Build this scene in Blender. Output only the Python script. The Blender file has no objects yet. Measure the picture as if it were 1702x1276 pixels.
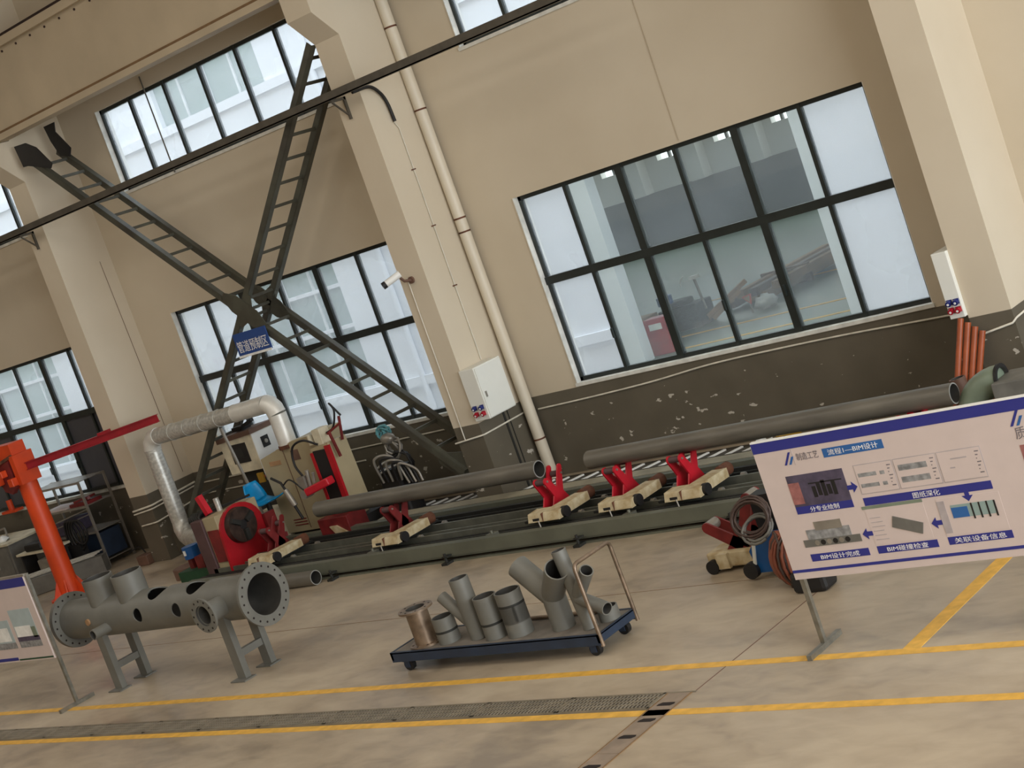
import bpy, math, random
from mathutils import Vector, Matrix
random.seed(7)
S = bpy.context.scene
COL = S.collection
pi = math.pi
# ------------------------------------------------------------------ camera (calibrated from the photograph's vanishing points)
H = 4.43
FPX = 2764.6
_p, _r, _y = math.radians(-7.133), math.radians(-19.551), math.radians(-42.385)
FW = Vector((math.sin(_y)*math.cos(_p), math.cos(_y)*math.cos(_p), math.sin(_p)))
_r0 = Vector((math.cos(_y), -math.sin(_y), 0)); _u0 = _r0.cross(FW)
RT = math.cos(_r)*_r0 + math.sin(_r)*_u0
UP = -math.sin(_r)*_r0 + math.cos(_r)*_u0
cam = bpy.data.cameras.new('camera'); co = bpy.data.objects.new('camera', cam); COL.objects.link(co)
cam.sensor_width = 36; cam.lens = 36*FPX/1702; cam.clip_end = 400
co.matrix_world = Matrix(((RT.x, UP.x, -FW.x, 0), (RT.y, UP.y, -FW.y, 0), (RT.z, UP.z, -FW.z, H), (0, 0, 0, 1)))
S.camera = co
# ------------------------------------------------------------------ world, lamps, exposure
w = bpy.data.worlds.new('overcast_sky'); S.world = w; w.use_nodes = True
bg = w.node_tree.nodes['Background']; bg.inputs[0].default_value = (.86, .93, 1, 1); bg.inputs[1].default_value = 3.5
S.view_settings.view_transform = 'Standard'; S.view_settings.look = 'None'; S.view_settings.gamma = 1
S.view_settings.use_curve_mapping = False
S.view_settings.exposure = 0.02
def area(x, y, z, sx, sy, power, col, rot=(0, 0, 0)):
    l = bpy.data.lights.new('hall_area_light', 'AREA'); l.shape = 'RECTANGLE'; l.size = sx; l.size_y = sy
    l.energy = power; l.color = col
    o = bpy.data.objects.new('hall_area_light', l); o.location = (x, y, z); o.rotation_euler = rot; COL.objects.link(o)
WARM = (1, .95, .87)
for x, e_ in ((-30, 250), (-19, 240), (-8, 230), (3, 230)):
    for y in (-2, 7):
        area(x, y, 11.4, 8, 5.5, e_, WARM)  # unseen ceiling lamps of the hall

# unseen area light added at the end wall opening, standing in for daylight
area(9.9, 5, 4.6, 8.5, 19, 3000, (.93, .97, 1), (0, math.pi/2, 0))

# ------------------------------------------------------------------ pixel -> world point on a known plane (to take positions off the photograph)
def ray(px, py): return (px-851)*RT - (py-638)*UP + FPX*FW
def PY(px, py, Y): d = ray(px, py); t = Y/d.y; return Vector((t*d.x, Y, H+t*d.z))
def PX(px, py, X): d = ray(px, py); t = X/d.x; return Vector((X, t*d.y, H+t*d.z))
def FL(px, py, z=0): d = ray(px, py); t = (z-H)/d.z; return Vector((t*d.x, t*d.y, z))

# ------------------------------------------------------------------ mesh helper
class MB:
    def __init__(s): s.v = []; s.f = []; s.sm = []; s.mi = []
    def add(s, vs, fs, smooth=False, mi=0):
        n = len(s.v); s.v += [tuple(a) for a in vs]
        for f in fs: s.f.append([i+n for i in f]); s.sm.append(smooth); s.mi.append(mi)
        return s
    def box(s, x0, x1, y0, y1, z0, z1):
        return s.add([(x, y, z) for x in (x0, x1) for y in (y0, y1) for z in (z0, z1)],
                     [(0, 1, 3, 2), (4, 6, 7, 5), (0, 4, 5, 1), (2, 3, 7, 6), (0, 2, 6, 4), (1, 5, 7, 3)])
    def bar(s, a, b, w, h, up=(0, 0, 1)):
        a = Vector(a); b = Vector(b); d = (b-a).normalized(); u = Vector(up)
        if abs(d.dot(u)) > .98: u = Vector((0, 1, 0))
        sd = d.cross(u).normalized()*w/2; u2 = sd.cross(d).normalized()*h/2
        vs = [p+i*sd+j*u2 for p in (a, b) for i, j in ((-1, -1), (1, -1), (1, 1), (-1, 1))]
        return s.add(vs, [(0, 1, 2, 3), (7, 6, 5, 4), (0, 4, 5, 1), (1, 5, 6, 2), (2, 6, 7, 3), (3, 7, 4, 0)])
    def _fr(s, d):
        d = Vector(d).normalized(); u = Vector((0, 0, 1)) if abs(d.z) < .9 else Vector((1, 0, 0))
        a = d.cross(u).normalized(); return a, a.cross(d).normalized()
    def cyl(s, a, b, r0, r1=None, n=20, caps=True):
        r1 = r0 if r1 is None else r1; a = Vector(a); b = Vector(b); e, g = s._fr(b-a)
        c = [(math.cos(2*pi*i/n), math.sin(2*pi*i/n)) for i in range(n)]
        A = [a+r0*(x*e+y*g) for x, y in c]; B = [b+r1*(x*e+y*g) for x, y in c]
        s.add(A+B, [(i, (i+1) % n, n+(i+1) % n, n+i) for i in range(n)], True)
        if caps: s.add(A, [tuple(reversed(range(n)))]); s.add(B, [tuple(range(n))])
        return s
    def tube(s, a, b, ro, ri, n=28, ro2=None, ri2=None):
        a = Vector(a); b = Vector(b); e, g = s._fr(b-a); ro2 = ro2 or ro; ri2 = ri2 or ri
        c = [(math.cos(2*pi*i/n), math.sin(2*pi*i/n)) for i in range(n)]
        R = lambda p, r: [p+r*(x*e+y*g) for x, y in c]
        q = lambda A, B, sm, mi=0: s.add(A+B, [(i, (i+1) % n, n+(i+1) % n, n+i) for i in range(n)], sm, mi)
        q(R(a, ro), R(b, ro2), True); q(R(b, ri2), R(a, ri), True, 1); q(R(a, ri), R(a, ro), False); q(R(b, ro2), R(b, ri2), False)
        return s
    def sweep(s, pts, r, n=10, caps=True):
        P = [Vector(p) for p in pts]; rings = []; a = None
        for i, p in enumerate(P):
            d = (P[min(i+1, len(P)-1)]-P[max(i-1, 0)]).normalized()
            if a is None: a, _ = s._fr(d)
            a = (a-a.dot(d)*d).normalized(); g = a.cross(d)
            rr = r[i] if isinstance(r, (list, tuple)) else r
            rings.append([p+rr*(math.cos(2*pi*k/n)*a+math.sin(2*pi*k/n)*g) for k in range(n)])
        vs = [v for R in rings for v in R]
        s.add(vs, [(j*n+i, j*n+(i+1) % n, (j+1)*n+(i+1) % n, (j+1)*n+i) for j in range(len(P)-1) for i in range(n)], True)
        if caps: s.add(rings[0], [tuple(reversed(range(n)))]); s.add(rings[-1], [tuple(range(n))])
        return s
    def prism(s, poly, vec, smooth=False):
        v = Vector(vec); n = len(poly); A = [Vector(p) for p in poly]; B = [p+v for p in A]
        s.add(A, [tuple(reversed(range(n)))]); s.add(B, [tuple(range(n))])
        return s.add(A+B, [(i, (i+1) % n, n+(i+1) % n, n+i) for i in range(n)], smooth)
    def ball(s, c, rx, ry=None, rz=None, n=14, m=8, jit=0):
        ry = ry or rx; rz = rz or rx; c = Vector(c); vs = []
        for j in range(m+1):
            t = pi*j/m
            for i in range(n):
                a = 2*pi*i/n; k = 1+random.uniform(-jit, jit)
                vs.append(c+Vector((rx*k*math.sin(t)*math.cos(a), ry*k*math.sin(t)*math.sin(a), rz*k*math.cos(t))))
        return s.add(vs, [(j*n+i, (j+1)*n+i, (j+1)*n+(i+1) % n, j*n+(i+1) % n) for j in range(m) for i in range(n)], True)
def curve(pts, k=8):
    P = [Vector(p) for p in pts]; P = [2*P[0]-P[1]]+P+[2*P[-1]-P[-2]]; out = []
    for i in range(1, len(P)-2):
        a, b, c, d = P[i-1:i+3]
        for j in range(k):
            t = j/k; out.append(.5*((2*b)+(c-a)*t+(2*a-5*b+4*c-d)*t*t+(3*b-a-3*c+d)*t**3))
    out.append(P[-2]); return out
def rootloc(p):
    while p.parent: p = p.parent
    return Vector(p.location)
def build(name, mb, mat, parent=None, label=None, cat=None, group=None, kind=None, bev=0, org=None):
    me = bpy.data.meshes.new(name)
    if parent is not None: L = rootloc(parent)
    elif org is not None: L = Vector(org)
    elif kind == 'structure': L = Vector((0, 0, 0))
    else:
        xs, ys, zs = zip(*mb.v); L = Vector(((min(xs)+max(xs))/2, (min(ys)+max(ys))/2, min(zs)))
    me.from_pydata([(a-L.x, b-L.y, c-L.z) for a, b, c in mb.v], [], mb.f)
    me.polygons.foreach_set('use_smooth', mb.sm)
    me.materials.append(mat)
    if any(mb.mi): me.materials.append(M['bore']); me.polygons.foreach_set('material_index', mb.mi)  # tube insides: dark bare steel, with the shade inside added to the colour
    me.update()
    import bmesh
    b = bmesh.new(); b.from_mesh(me); bmesh.ops.recalc_face_normals(b, faces=b.faces); b.to_mesh(me); b.free()
    o = bpy.data.objects.new(name, me); COL.objects.link(o)
    if parent is not None: o.parent = parent
    else: o.location = L
    if bev:
        m = o.modifiers.new('edge', 'BEVEL'); m.width = bev; m.segments = 2; m.limit_method = 'ANGLE'
    tag(o, label, cat, group, kind); return o
def tag(o, label=None, cat=None, group=None, kind=None):
    if label: o['label'] = label
    if cat: o['category'] = cat
    if group: o['group'] = group
    if kind: o['kind'] = kind
    return o
def thing(name, label, cat, loc, group=None, kind=None):
    o = bpy.data.objects.new(name, None); COL.objects.link(o); o.location = loc; o.empty_display_size = .2
    return tag(o, label, cat, group, kind)
def copy_tree(o, parent=None):
    c = o.copy(); COL.objects.link(c)
    if parent is not None: c.parent = parent
    for ch in list(o.children): copy_tree(ch, c)
    return c
def boolean(o, cutter, op='DIFFERENCE'):
    m = o.modifiers.new('cut', 'BOOLEAN'); m.object = cutter; m.operation = op; m.solver = 'EXACT'
    import bmesh
    for x in (o, cutter):
        b = bmesh.new(); b.from_mesh(x.data); bmesh.ops.remove_doubles(b, verts=b.verts, dist=1e-5); bmesh.ops.recalc_face_normals(b, faces=b.faces); b.to_mesh(x.data); b.free()
    bpy.context.view_layer.update()
    dg = bpy.context.evaluated_depsgraph_get()
    me = bpy.data.meshes.new_from_object(o.evaluated_get(dg)); o.modifiers.clear(); o.data = me
    me.polygons.foreach_set('use_smooth', [False]*len(me.polygons))
    bpy.data.objects.remove(cutter)
def text(name, s, x0, x1, z0, z1, y, mat, parent, aspect=True):
    """Lettering standing in the x-z plane, facing -y, fitted to a rectangle."""
    cu = bpy.data.curves.new(name, 'FONT'); cu.body = s; cu.size = 1; cu.extrude = .01; cu.resolution_u = 3
    t = bpy.data.objects.new('tmp', cu); COL.objects.link(t); bpy.context.view_layer.update()
    me = bpy.data.meshes.new_from_object(t.evaluated_get(bpy.context.evaluated_depsgraph_get()))
    bpy.data.objects.remove(t); me.name = name
    if not me.vertices: return
    xs = [v.co.x for v in me.vertices]; ys = [v.co.y for v in me.vertices]
    ax, bx, ay, by = min(xs), max(xs), min(ys), max(ys); L = rootloc(parent)
    for v in me.vertices:
        c = v.co.copy()
        v.co = (x0+(c.x-ax)/(bx-ax)*(x1-x0)-L.x, y-(.0015 if c.z > 0 else 0)-L.y, z0+(c.y-ay)/(by-ay)*(z1-z0)-L.z)
    me.materials.clear(); me.materials.append(mat)
    o = bpy.data.objects.new(name, me); COL.objects.link(o); o.parent = parent; return o

# ------------------------------------------------------------------ materials
def srgb(c): return tuple(((x/255)/12.92 if x/255 <= .04045 else ((x/255+.055)/1.055)**2.4) for x in c)+(1,)
def mat(name, col, rough=.6, metal=0, noise=.12, scale=6, bump=0, spec=.5, col2=None, stretch=None):
    m = bpy.data.materials.new(name); m.use_nodes = True; nt = m.node_tree; N = nt.nodes; Lk = nt.links
    b = N['Principled BSDF']; b.inputs['Roughness'].default_value = rough; b.inputs['Metallic'].default_value = metal
    b.inputs['Specular IOR Level'].default_value = spec
    c = srgb(col)
    tc = N.new('ShaderNodeTexCoord'); mp = N.new('ShaderNodeMapping'); Lk.new(tc.outputs['Object'], mp.inputs[0])
    if stretch: mp.inputs['Scale'].default_value = stretch
    nz = N.new('ShaderNodeTexNoise'); nz.inputs['Scale'].default_value = scale; nz.inputs['Detail'].default_value = 6
    Lk.new(mp.outputs[0], nz.inputs['Vector'])
    rp = N.new('ShaderNodeValToRGB'); rp.color_ramp.elements[0].position = .32; rp.color_ramp.elements[1].position = .7
    c2 = srgb(col2) if col2 else tuple(x*(1-noise*2) for x in c[:3])+(1,)
    rp.color_ramp.elements[0].color = c2; rp.color_ramp.elements[1].color = tuple(min(1, x*(1+noise*.6)) for x in c[:3])+(1,) if not col2 else c
    Lk.new(nz.outputs['Fac'], rp.inputs[0]); Lk.new(rp.outputs[0], b.inputs['Base Color'])
    if bump:
        bp = N.new('ShaderNodeBump'); bp.inputs['Strength'].default_value = bump; bp.inputs['Distance'].default_value = .02
        Lk.new(nz.outputs['Fac'], bp.inputs['Height']); Lk.new(bp.outputs[0], b.inputs['Normal'])
    return m
def wallmat():
    m = bpy.data.materials.new('painted_plaster'); m.use_nodes = True; nt = m.node_tree; N = nt.nodes; Lk = nt.links
    b = N['Principled BSDF']; b.inputs['Roughness'].default_value = .75; b.inputs['Specular IOR Level'].default_value = .25
    g = N.new('ShaderNodeNewGeometry'); sp = N.new('ShaderNodeSeparateXYZ'); Lk.new(g.outputs['Position'], sp.inputs[0])
    st = N.new('ShaderNodeMath'); st.operation = 'LESS_THAN'; st.inputs[1].default_value = 1.205; Lk.new(sp.outputs['Z'], st.inputs[0])
    def noise(sc, det, lo, hi, c0, c1, vec=None):
        n = N.new('ShaderNodeTexNoise'); n.inputs['Scale'].default_value = sc; n.inputs['Detail'].default_value = det
        Lk.new(vec or g.outputs['Position'], n.inputs['Vector'])
        r = N.new('ShaderNodeValToRGB'); r.color_ramp.elements[0].position = lo; r.color_ramp.elements[1].position = hi
        r.color_ramp.elements[0].color = c0; r.color_ramp.elements[1].color = c1; Lk.new(n.outputs['Fac'], r.inputs[0]); return r.outputs[0], n
    up, n1 = noise(.7, 5, .3, .75, srgb((200, 187, 165)), srgb((209, 197, 176)))
    dn, _ = noise(1.6, 6, .3, .7, srgb((92, 86, 74)), srgb((104, 97, 84)))
    mp = N.new('ShaderNodeMapping'); mp.inputs['Scale'].default_value = (1, 1, 1.6); Lk.new(g.outputs['Position'], mp.inputs[0])
    ch, _ = noise(5.5, 5, .665, .675, (0, 0, 0, 1), (1, 1, 1, 1), mp.outputs[0])
    # chipped paint on the lower grey band only, where things knock against it
    lo = N.new('ShaderNodeMath'); lo.operation = 'LESS_THAN'; lo.inputs[1].default_value = .98; Lk.new(sp.outputs['Z'], lo.inputs[0])
    mu = N.new('ShaderNodeMath'); mu.operation = 'MULTIPLY'; Lk.new(ch, mu.inputs[0]); Lk.new(lo.outputs[0], mu.inputs[1])
    m1 = N.new('ShaderNodeMix'); m1.data_type = 'RGBA'; Lk.new(mu.outputs[0], m1.inputs[0]); Lk.new(dn, m1.inputs[6]); m1.inputs[7].default_value = srgb((190, 184, 172))
    m2 = N.new('ShaderNodeMix'); m2.data_type = 'RGBA'; Lk.new(st.outputs[0], m2.inputs[0]); Lk.new(up, m2.inputs[6]); Lk.new(m1.outputs[2], m2.inputs[7])
    Lk.new(m2.outputs[2], b.inputs['Base Color'])
    ro = N.new('ShaderNodeMapRange'); ro.inputs[3].default_value = .75; ro.inputs[4].default_value = .36; Lk.new(st.outputs[0], ro.inputs[0]); Lk.new(ro.outputs[0], b.inputs['Roughness']); b.inputs['Specular IOR Level'].default_value = .4
    bp = N.new('ShaderNodeBump'); bp.inputs['Strength'].default_value = .15; bp.inputs['Distance'].default_value = .01
    n3 = N.new('ShaderNodeTexNoise'); n3.inputs['Scale'].default_value = 3; n3.inputs['Detail'].default_value = 8
    Lk.new(g.outputs['Position'], n3.inputs['Vector']); Lk.new(n3.outputs['Fac'], bp.inputs['Height']); Lk.new(bp.outputs[0], b.inputs['Normal'])
    return m
def floormat():
    m = bpy.data.materials.new('worn_concrete'); m.use_nodes = True; nt = m.node_tree; N = nt.nodes; Lk = nt.links
    b = N['Principled BSDF']; g = N.new('ShaderNodeNewGeometry')
    def noise(sc, det, stretch, dist=0):
        mp = N.new('ShaderNodeMapping'); mp.inputs['Scale'].default_value = stretch; mp.inputs['Rotation'].default_value = (0, 0, .5); Lk.new(g.outputs['Position'], mp.inputs[0])
        n = N.new('ShaderNodeTexNoise'); n.inputs['Scale'].default_value = sc; n.inputs['Detail'].default_value = det; n.inputs['Distortion'].default_value = dist
        Lk.new(mp.outputs[0], n.inputs['Vector']); return n.outputs['Fac']
    a = noise(.55, 7, (1, 1.4, 1), .8); c = noise(3.2, 8, (1, 2, 1), .5)
    mx = N.new('ShaderNodeMath'); mx.operation = 'MULTIPLY_ADD'; Lk.new(c, mx.inputs[0]); mx.inputs[1].default_value = .45; Lk.new(a, mx.inputs[2])
    r = N.new('ShaderNodeValToRGB'); e = r.color_ramp.elements; e[0].position = .52; e[0].color = srgb((140, 127, 110)); e[1].position = .92; e[1].color = srgb((184, 170, 148))
    k = e.new(.7); k.color = srgb((166, 151, 130)); Lk.new(mx.outputs[0], r.inputs[0]); Lk.new(r.outputs[0], b.inputs['Base Color'])
    rr = N.new('ShaderNodeMapRange'); rr.inputs[1].default_value = .3; rr.inputs[2].default_value = .7; rr.inputs[3].default_value = .28; rr.inputs[4].default_value = .5
    Lk.new(a, rr.inputs[0]); Lk.new(rr.outputs[0], b.inputs['Roughness']); b.inputs['Specular IOR Level'].default_value = .45
    bp = N.new('ShaderNodeBump'); bp.inputs['Strength'].default_value = .12; bp.inputs['Distance'].default_value = .01; Lk.new(c, bp.inputs['Height']); Lk.new(bp.outputs[0], b.inputs['Normal'])
    return m
def glassmat(name, haze, tint):
    m = bpy.data.materials.new(name); m.use_nodes = True; nt = m.node_tree; N = nt.nodes; Lk = nt.links
    N.remove(N['Principled BSDF']); out = N['Material Output']
    t = N.new('ShaderNodeBsdfTransparent'); t.inputs[0].default_value = tint
    tr = N.new('ShaderNodeBsdfTranslucent'); tr.inputs[0].default_value = (.95, .97, 1, 1)
    gl = N.new('ShaderNodeBsdfGlossy'); gl.inputs['Roughness'].default_value = .03
    g = N.new('ShaderNodeNewGeometry'); n = N.new('ShaderNodeTexNoise'); n.inputs['Scale'].default_value = .9; n.inputs['Detail'].default_value = 3
    Lk.new(g.outputs['Position'], n.inputs['Vector'])
    mr = N.new('ShaderNodeMapRange'); mr.inputs[1].default_value = .35; mr.inputs[2].default_value = .7; mr.inputs[3].default_value = haze*.8; mr.inputs[4].default_value = haze*1.2
    Lk.new(n.outputs['Fac'], mr.inputs[0])
    a = N.new('ShaderNodeMixShader'); Lk.new(mr.outputs[0], a.inputs[0]); Lk.new(t.outputs[0], a.inputs[1]); Lk.new(tr.outputs[0], a.inputs[2])
    c = N.new('ShaderNodeMixShader'); c.inputs[0].default_value = .05; Lk.new(a.outputs[0], c.inputs[1]); Lk.new(gl.outputs[0], c.inputs[2])
    Lk.new(c.outputs[0], out.inputs[0]); return m
M = dict(
 wall=wallmat(), floor=floormat(),
 glass=glassmat('dusty_glass', .2, (.95, .97, .98, 1)), glass2=glassmat('clear_glass', .09, (.86, .9, .88, 1)),
 frame=mat('green_black_frame', (38, 44, 42), .45, 0), reveal=mat('lit_reveal', (225, 224, 216), .7),
 beam=mat('beige_beam', (188, 172, 146), .7, noise=.06, scale=1.2), groove=mat('brown_line', (126, 98, 66), .8),
 rail=mat('rusty_rail', (58, 40, 34), .6, .4), tray=mat('tray_steel', (92, 86, 76), .5, .3),
 steel=mat('brace_paint', (84, 84, 72), .5, .2, noise=.15, scale=3, col2=(66, 62, 54)), dark=mat('black_plate', (30, 28, 28), .6),
 pvc=mat('cream_pipe', (214, 204, 184), .45, noise=.04, scale=2), conduit=mat('white_conduit', (222, 216, 200), .45), black=mat('black_rubber', (24, 22, 22), .6),
 ebox=mat('enclosure_white', (226, 226, 218), .4, noise=.01), blue=mat('socket_blue', (30, 40, 110), .4), redp=mat('socket_red', (170, 20, 40), .4),
 yellow=mat('yellow_paint', (226, 176, 74), .55, noise=.12, scale=9), grate=mat('cast_grate', (148, 138, 120), .6, .4), cover=mat('drain_cover', (150, 134, 118), .6, .1),
 hole=mat('drain_hole', (30, 20, 16), .9),
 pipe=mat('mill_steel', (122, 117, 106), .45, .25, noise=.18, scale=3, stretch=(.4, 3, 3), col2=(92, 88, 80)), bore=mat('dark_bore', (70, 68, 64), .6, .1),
 grey=mat('grey_primer', (112, 111, 104), .5, .1, noise=.08, scale=4), rim=mat('primer_rim', (158, 158, 152), .5, .2), mesh=mat('raw_flange', (150, 130, 110), .4, .6, noise=.25, scale=7),
 bed=mat('green_grey_bed', (104, 106, 92), .5, .1, noise=.12, scale=2), bedd=mat('oily_track', (34, 34, 30), .7, 0), track=mat('bright_track', (120, 120, 108), .4, .4),
 plate=mat('pale_plate', (164, 156, 134), .55, .1, noise=.2, scale=2), chain=mat('chain_dark', (66, 60, 50), .6), glint_slat=mat('chain_glint', (250, 250, 246), .3, noise=.01),
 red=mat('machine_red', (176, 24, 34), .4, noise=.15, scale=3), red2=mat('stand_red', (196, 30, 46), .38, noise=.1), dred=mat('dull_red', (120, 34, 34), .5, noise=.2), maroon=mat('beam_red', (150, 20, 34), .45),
 cream=mat('worn_cream', (206, 194, 162), .6, noise=.2, scale=9, col2=(166, 142, 100)), beige=mat('machine_beige', (168, 154, 122), .55, noise=.08, scale=2),
 cab=mat('cabinet_cream', (212, 202, 176), .5), white=mat('white_enamel', (232, 232, 228), .45, noise=.02), orange=mat('jib_orange', (214, 70, 22), .45, noise=.12, scale=2),
 galv=mat('galvanised_duct', (200, 198, 190), .36, .4, noise=.16, scale=7, stretch=(3, 1, 3)), foil=mat('light_duct', (222, 220, 212), .38, .25, noise=.06), sblue=mat('seat_blue', (0, 140, 200), .35),
 mblue=mat('motor_blue', (14, 84, 150), .4), teal=mat('teal_hose', (96, 160, 168), .4), rust=mat('rusty_steel', (104, 62, 40), .8, noise=.3, scale=8), brown=mat('brown_drum', (112, 84, 70), .6),
 opipe=mat('orange_pipe', (160, 78, 38), .45, noise=.15), egreen=mat('green_grey_elbow', (122, 134, 116), .4, noise=.1), rack=mat('rack_steel', (158, 152, 142), .4, .5),
 cabg=mat('workbench_grey', (110, 108, 102), .5), navy=mat('deck_blue', (36, 50, 70), .5), wood=mat('board_deck', (120, 112, 102), .7, noise=.15),
 bpanel=mat('poster_white', (204, 188, 182), .55, noise=.02), bblue=mat('poster_blue', (44, 48, 128), .5, noise=.03), bcyan=mat('poster_cyan', (44, 96, 158), .5, noise=.05),
 bwhite=mat('poster_text', (235, 232, 230), .6), bink=mat('poster_ink', (120, 112, 116), .6), bline=mat('poster_line', (176, 166, 166), .6), bphoto=mat('print_dark', (84, 76, 96), .5, noise=.2, scale=12), bskin=mat('print_pink', (160, 104, 100), .5, noise=.2, scale=14),
 bgrey=mat('print_grey', (150, 150, 150), .5, noise=.25, scale=20), bsky=mat('print_sky', (170, 184, 186), .5, noise=.05), zinc=mat('zinc_post', (150, 148, 138), .35, .7, noise=.15, scale=12),
 paper=mat('white_paper', (236, 236, 232), .6), coil=mat('cable_brown', (72, 56, 50), .5), hose=mat('orange_hose', (136, 74, 54), .5), green=mat('dark_green', (26, 70, 44), .6),
 fac=mat('facade_white', (226, 230, 236), .7, noise=.03, scale=.5), facg=mat('facade_glass', (140, 160, 156), .3, noise=.06, scale=.6), facf=mat('facade_frame', (214, 220, 222), .5), gfloor=mat('green_floor', (84, 104, 88), .35, noise=.15, scale=.5),
 darkpane=mat('dark_panel', (74, 75, 82), .4, noise=.05), signblue=mat('sign_blue', (38, 70, 132), .5, noise=.03), pan=mat('shade_pan', (26, 25, 23), .8, noise=.2), oily=mat('oily_iron', (66, 50, 42), .5, .3, noise=.3, scale=10), umber=mat('dark_umber', (86, 62, 62), .5, noise=.1), hwall=mat('hall_grey', (104, 106, 102), .6, noise=.1), hwall2=mat('hall_pale', (216, 212, 204), .6, noise=.02), pave=mat('yard_paving', (150, 150, 146), .8), tan=mat('cardboard', (168, 130, 92), .7), ochre=mat('ochre_paint', (170, 130, 30), .5),
)
# ------------------------------------------------------------------ room shell
YW, YP = 17.55, 16.48       # wall plane, pilaster fronts
f = build('floor', MB().box(-52, 10, -13, 17.85, -.3, 0), M['floor'], kind='structure', label='warm grey worn concrete floor')
build('ceiling', MB().box(-52, 10, -13, 17.85, 12, 12.3), M['beam'], kind='structure')
build('wall_left', MB().box(-52.3, -52, -13, 17.85, 0, 12), M['wall'], kind='structure')
build('wall_right', MB().box(10, 10.3, -13, -6, 0, 12).box(10, 10.3, -6, 15, 8, 12).box(10, 10.3, 15, 17.85, 0, 12), M['wall'], kind='structure', label='end wall with an unseen wide opening added for side light')  # wide opening is added to let cool light in from the right
build('apron_ground', MB().box(10.3, 40, -20, 30, -.3, -.01), M['pave'], kind='structure')
build('wall_front', MB().box(-52, 10, -13.3, -13, 0, 12), M['wall'], kind='structure')
wins = [(-30.85+8*k, -25.3+8*k) for k in range(-1, 4)]
ZL0, ZL1, ZU0, ZU1 = 1.25, 3.97, 6.12, 7.53
mb = MB(); T = 17.8
mb.box(-52, 10, YW, T, 0, ZL0); mb.box(-52, 10, YW, T, ZL1, ZU0); mb.box(-52, 10, YW, T, ZU1, 12)
e = [-52]+[v for a, b in wins for v in (a, b)]+[10]
for i in range(0, len(e), 2):
    mb.box(e[i], e[i+1], YW, T, ZL0, ZL1); mb.box(e[i], e[i+1], YW, T, ZU0, ZU1)
wall = build('wall_back', mb, M['wall'], kind='structure')
pil = []
for k, x1 in enumerate((-39.88, -31.88, -23.88, -15.88, -7.88, .12, 8.12)):
    x0 = x1-.5
    p = build('pilaster', MB().box(x0, x1, YP, YW, 0, 12), M['wall'], wall); pil.append(p)
    c = MB().prism([(x0, YP, 6.83), (x0, 16.12, 7.19), (x0, 16.12, 7.55), (x0, YP, 7.55)], (.5, 0, 0))
    build('corbel', c, M['wall'], p)
build('joint_strip', MB().box(-15.885, -15.872, 17.0, 17.04, 0, 1.2).box(-15.885, -15.872, 17.1, 17.115, 0, 1.2), M['bedd'], pil[3])
build('suspension_rod', MB().cyl((-21.38, 17.5, 6.1), (-21.38, 17.5, 7.72), .012, n=8), M['tray'], label='thin steel rod hanging in front of the upper left window', cat='rod')
nwin = 0
def window(x0, x1, z0, z1, transom, mulls, thick=(), dark=(), clear=()):
    global nwin; nwin += 1
    W = thing('window_%d' % nwin, 'dark framed factory window', None, ((x0+x1)/2, 17.69, z0), kind='structure')
    # pale reveals and sill, daylight on the jambs put into their colour
    build('reveal', MB().box(x0-.003, x0+.012, 17.535, T, z0, z1), M['reveal'], W)
    build('reveal', MB().box(x1-.012, x1+.003, 17.552, T, z0, z1), M['reveal'], W)
    build('sill', MB().box(x0-.02, x1+.02, 17.525, T, z0-.035, z0+.012), M['reveal'], W)
    ya, yb = 17.63, 17.70
    for a, b, c, d in ((x0, x1, z0, z0+.07), (x0, x1, z1-.06, z1)): build('frame_rail', MB().box(a, b, ya, yb, c, d), M['frame'], W)
    for a in (x0+.012, x1-.06): build('frame_stile', MB().box(a, a+.05, ya, yb, z0, z1), M['frame'], W)
    if transom: build('transom', MB().box(x0, x1, ya-.02, yb, transom-.055, transom+.055), M['frame'], W)
    ms = [x0]+list(mulls)+[x1]
    for i, a in enumerate(mulls):
        wd = .055 if i in thick else .026
        build('mullion', MB().box(a-wd, a+wd, ya-.01, yb, z0, z1), M['frame'], W)
    rows = [(z0+.05, transom), (transom, z1-.04)] if transom else [(z0+.05, z1-.04)]
    for r, (c, d) in enumerate(rows):
        for i in range(len(ms)-1):
            g = M['darkpane'] if (r, i) in dark else (M['glass2'] if (r, i) in clear else M['glass'])
            build('pane', MB().box(ms[i], ms[i+1], 17.66, 17.668, c, d), g, W)
    for i in (1, 3, 4):
        if transom and i < len(ms)-1: build('latch', MB().box(ms[i]-.012, ms[i]+.012, ya-.05, ya, z0+.5, z0+.64), M['frame'], W)
    return W
for k, (a, b) in enumerate(wins):
    if b < -42 or a > 2: pass
    dx = a+14.85
    ml = [-14.0+dx, -13.06+dx, -12.13+dx, -11.2+dx, -10.24+dx]
    if k < 5: window(a, b, ZL0, ZL1, 2.74, ml, (1, 3), dark=((0, 4), (0, 5), (0, 0), (0, 1)) if k == 1 else (), clear=[(r, i) for r in (0, 1) for i in (1, 2, 3, 4)] if k == 3 else ())
    if k < 5: window(a, b, ZU0, ZU1, None, ml)
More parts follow.
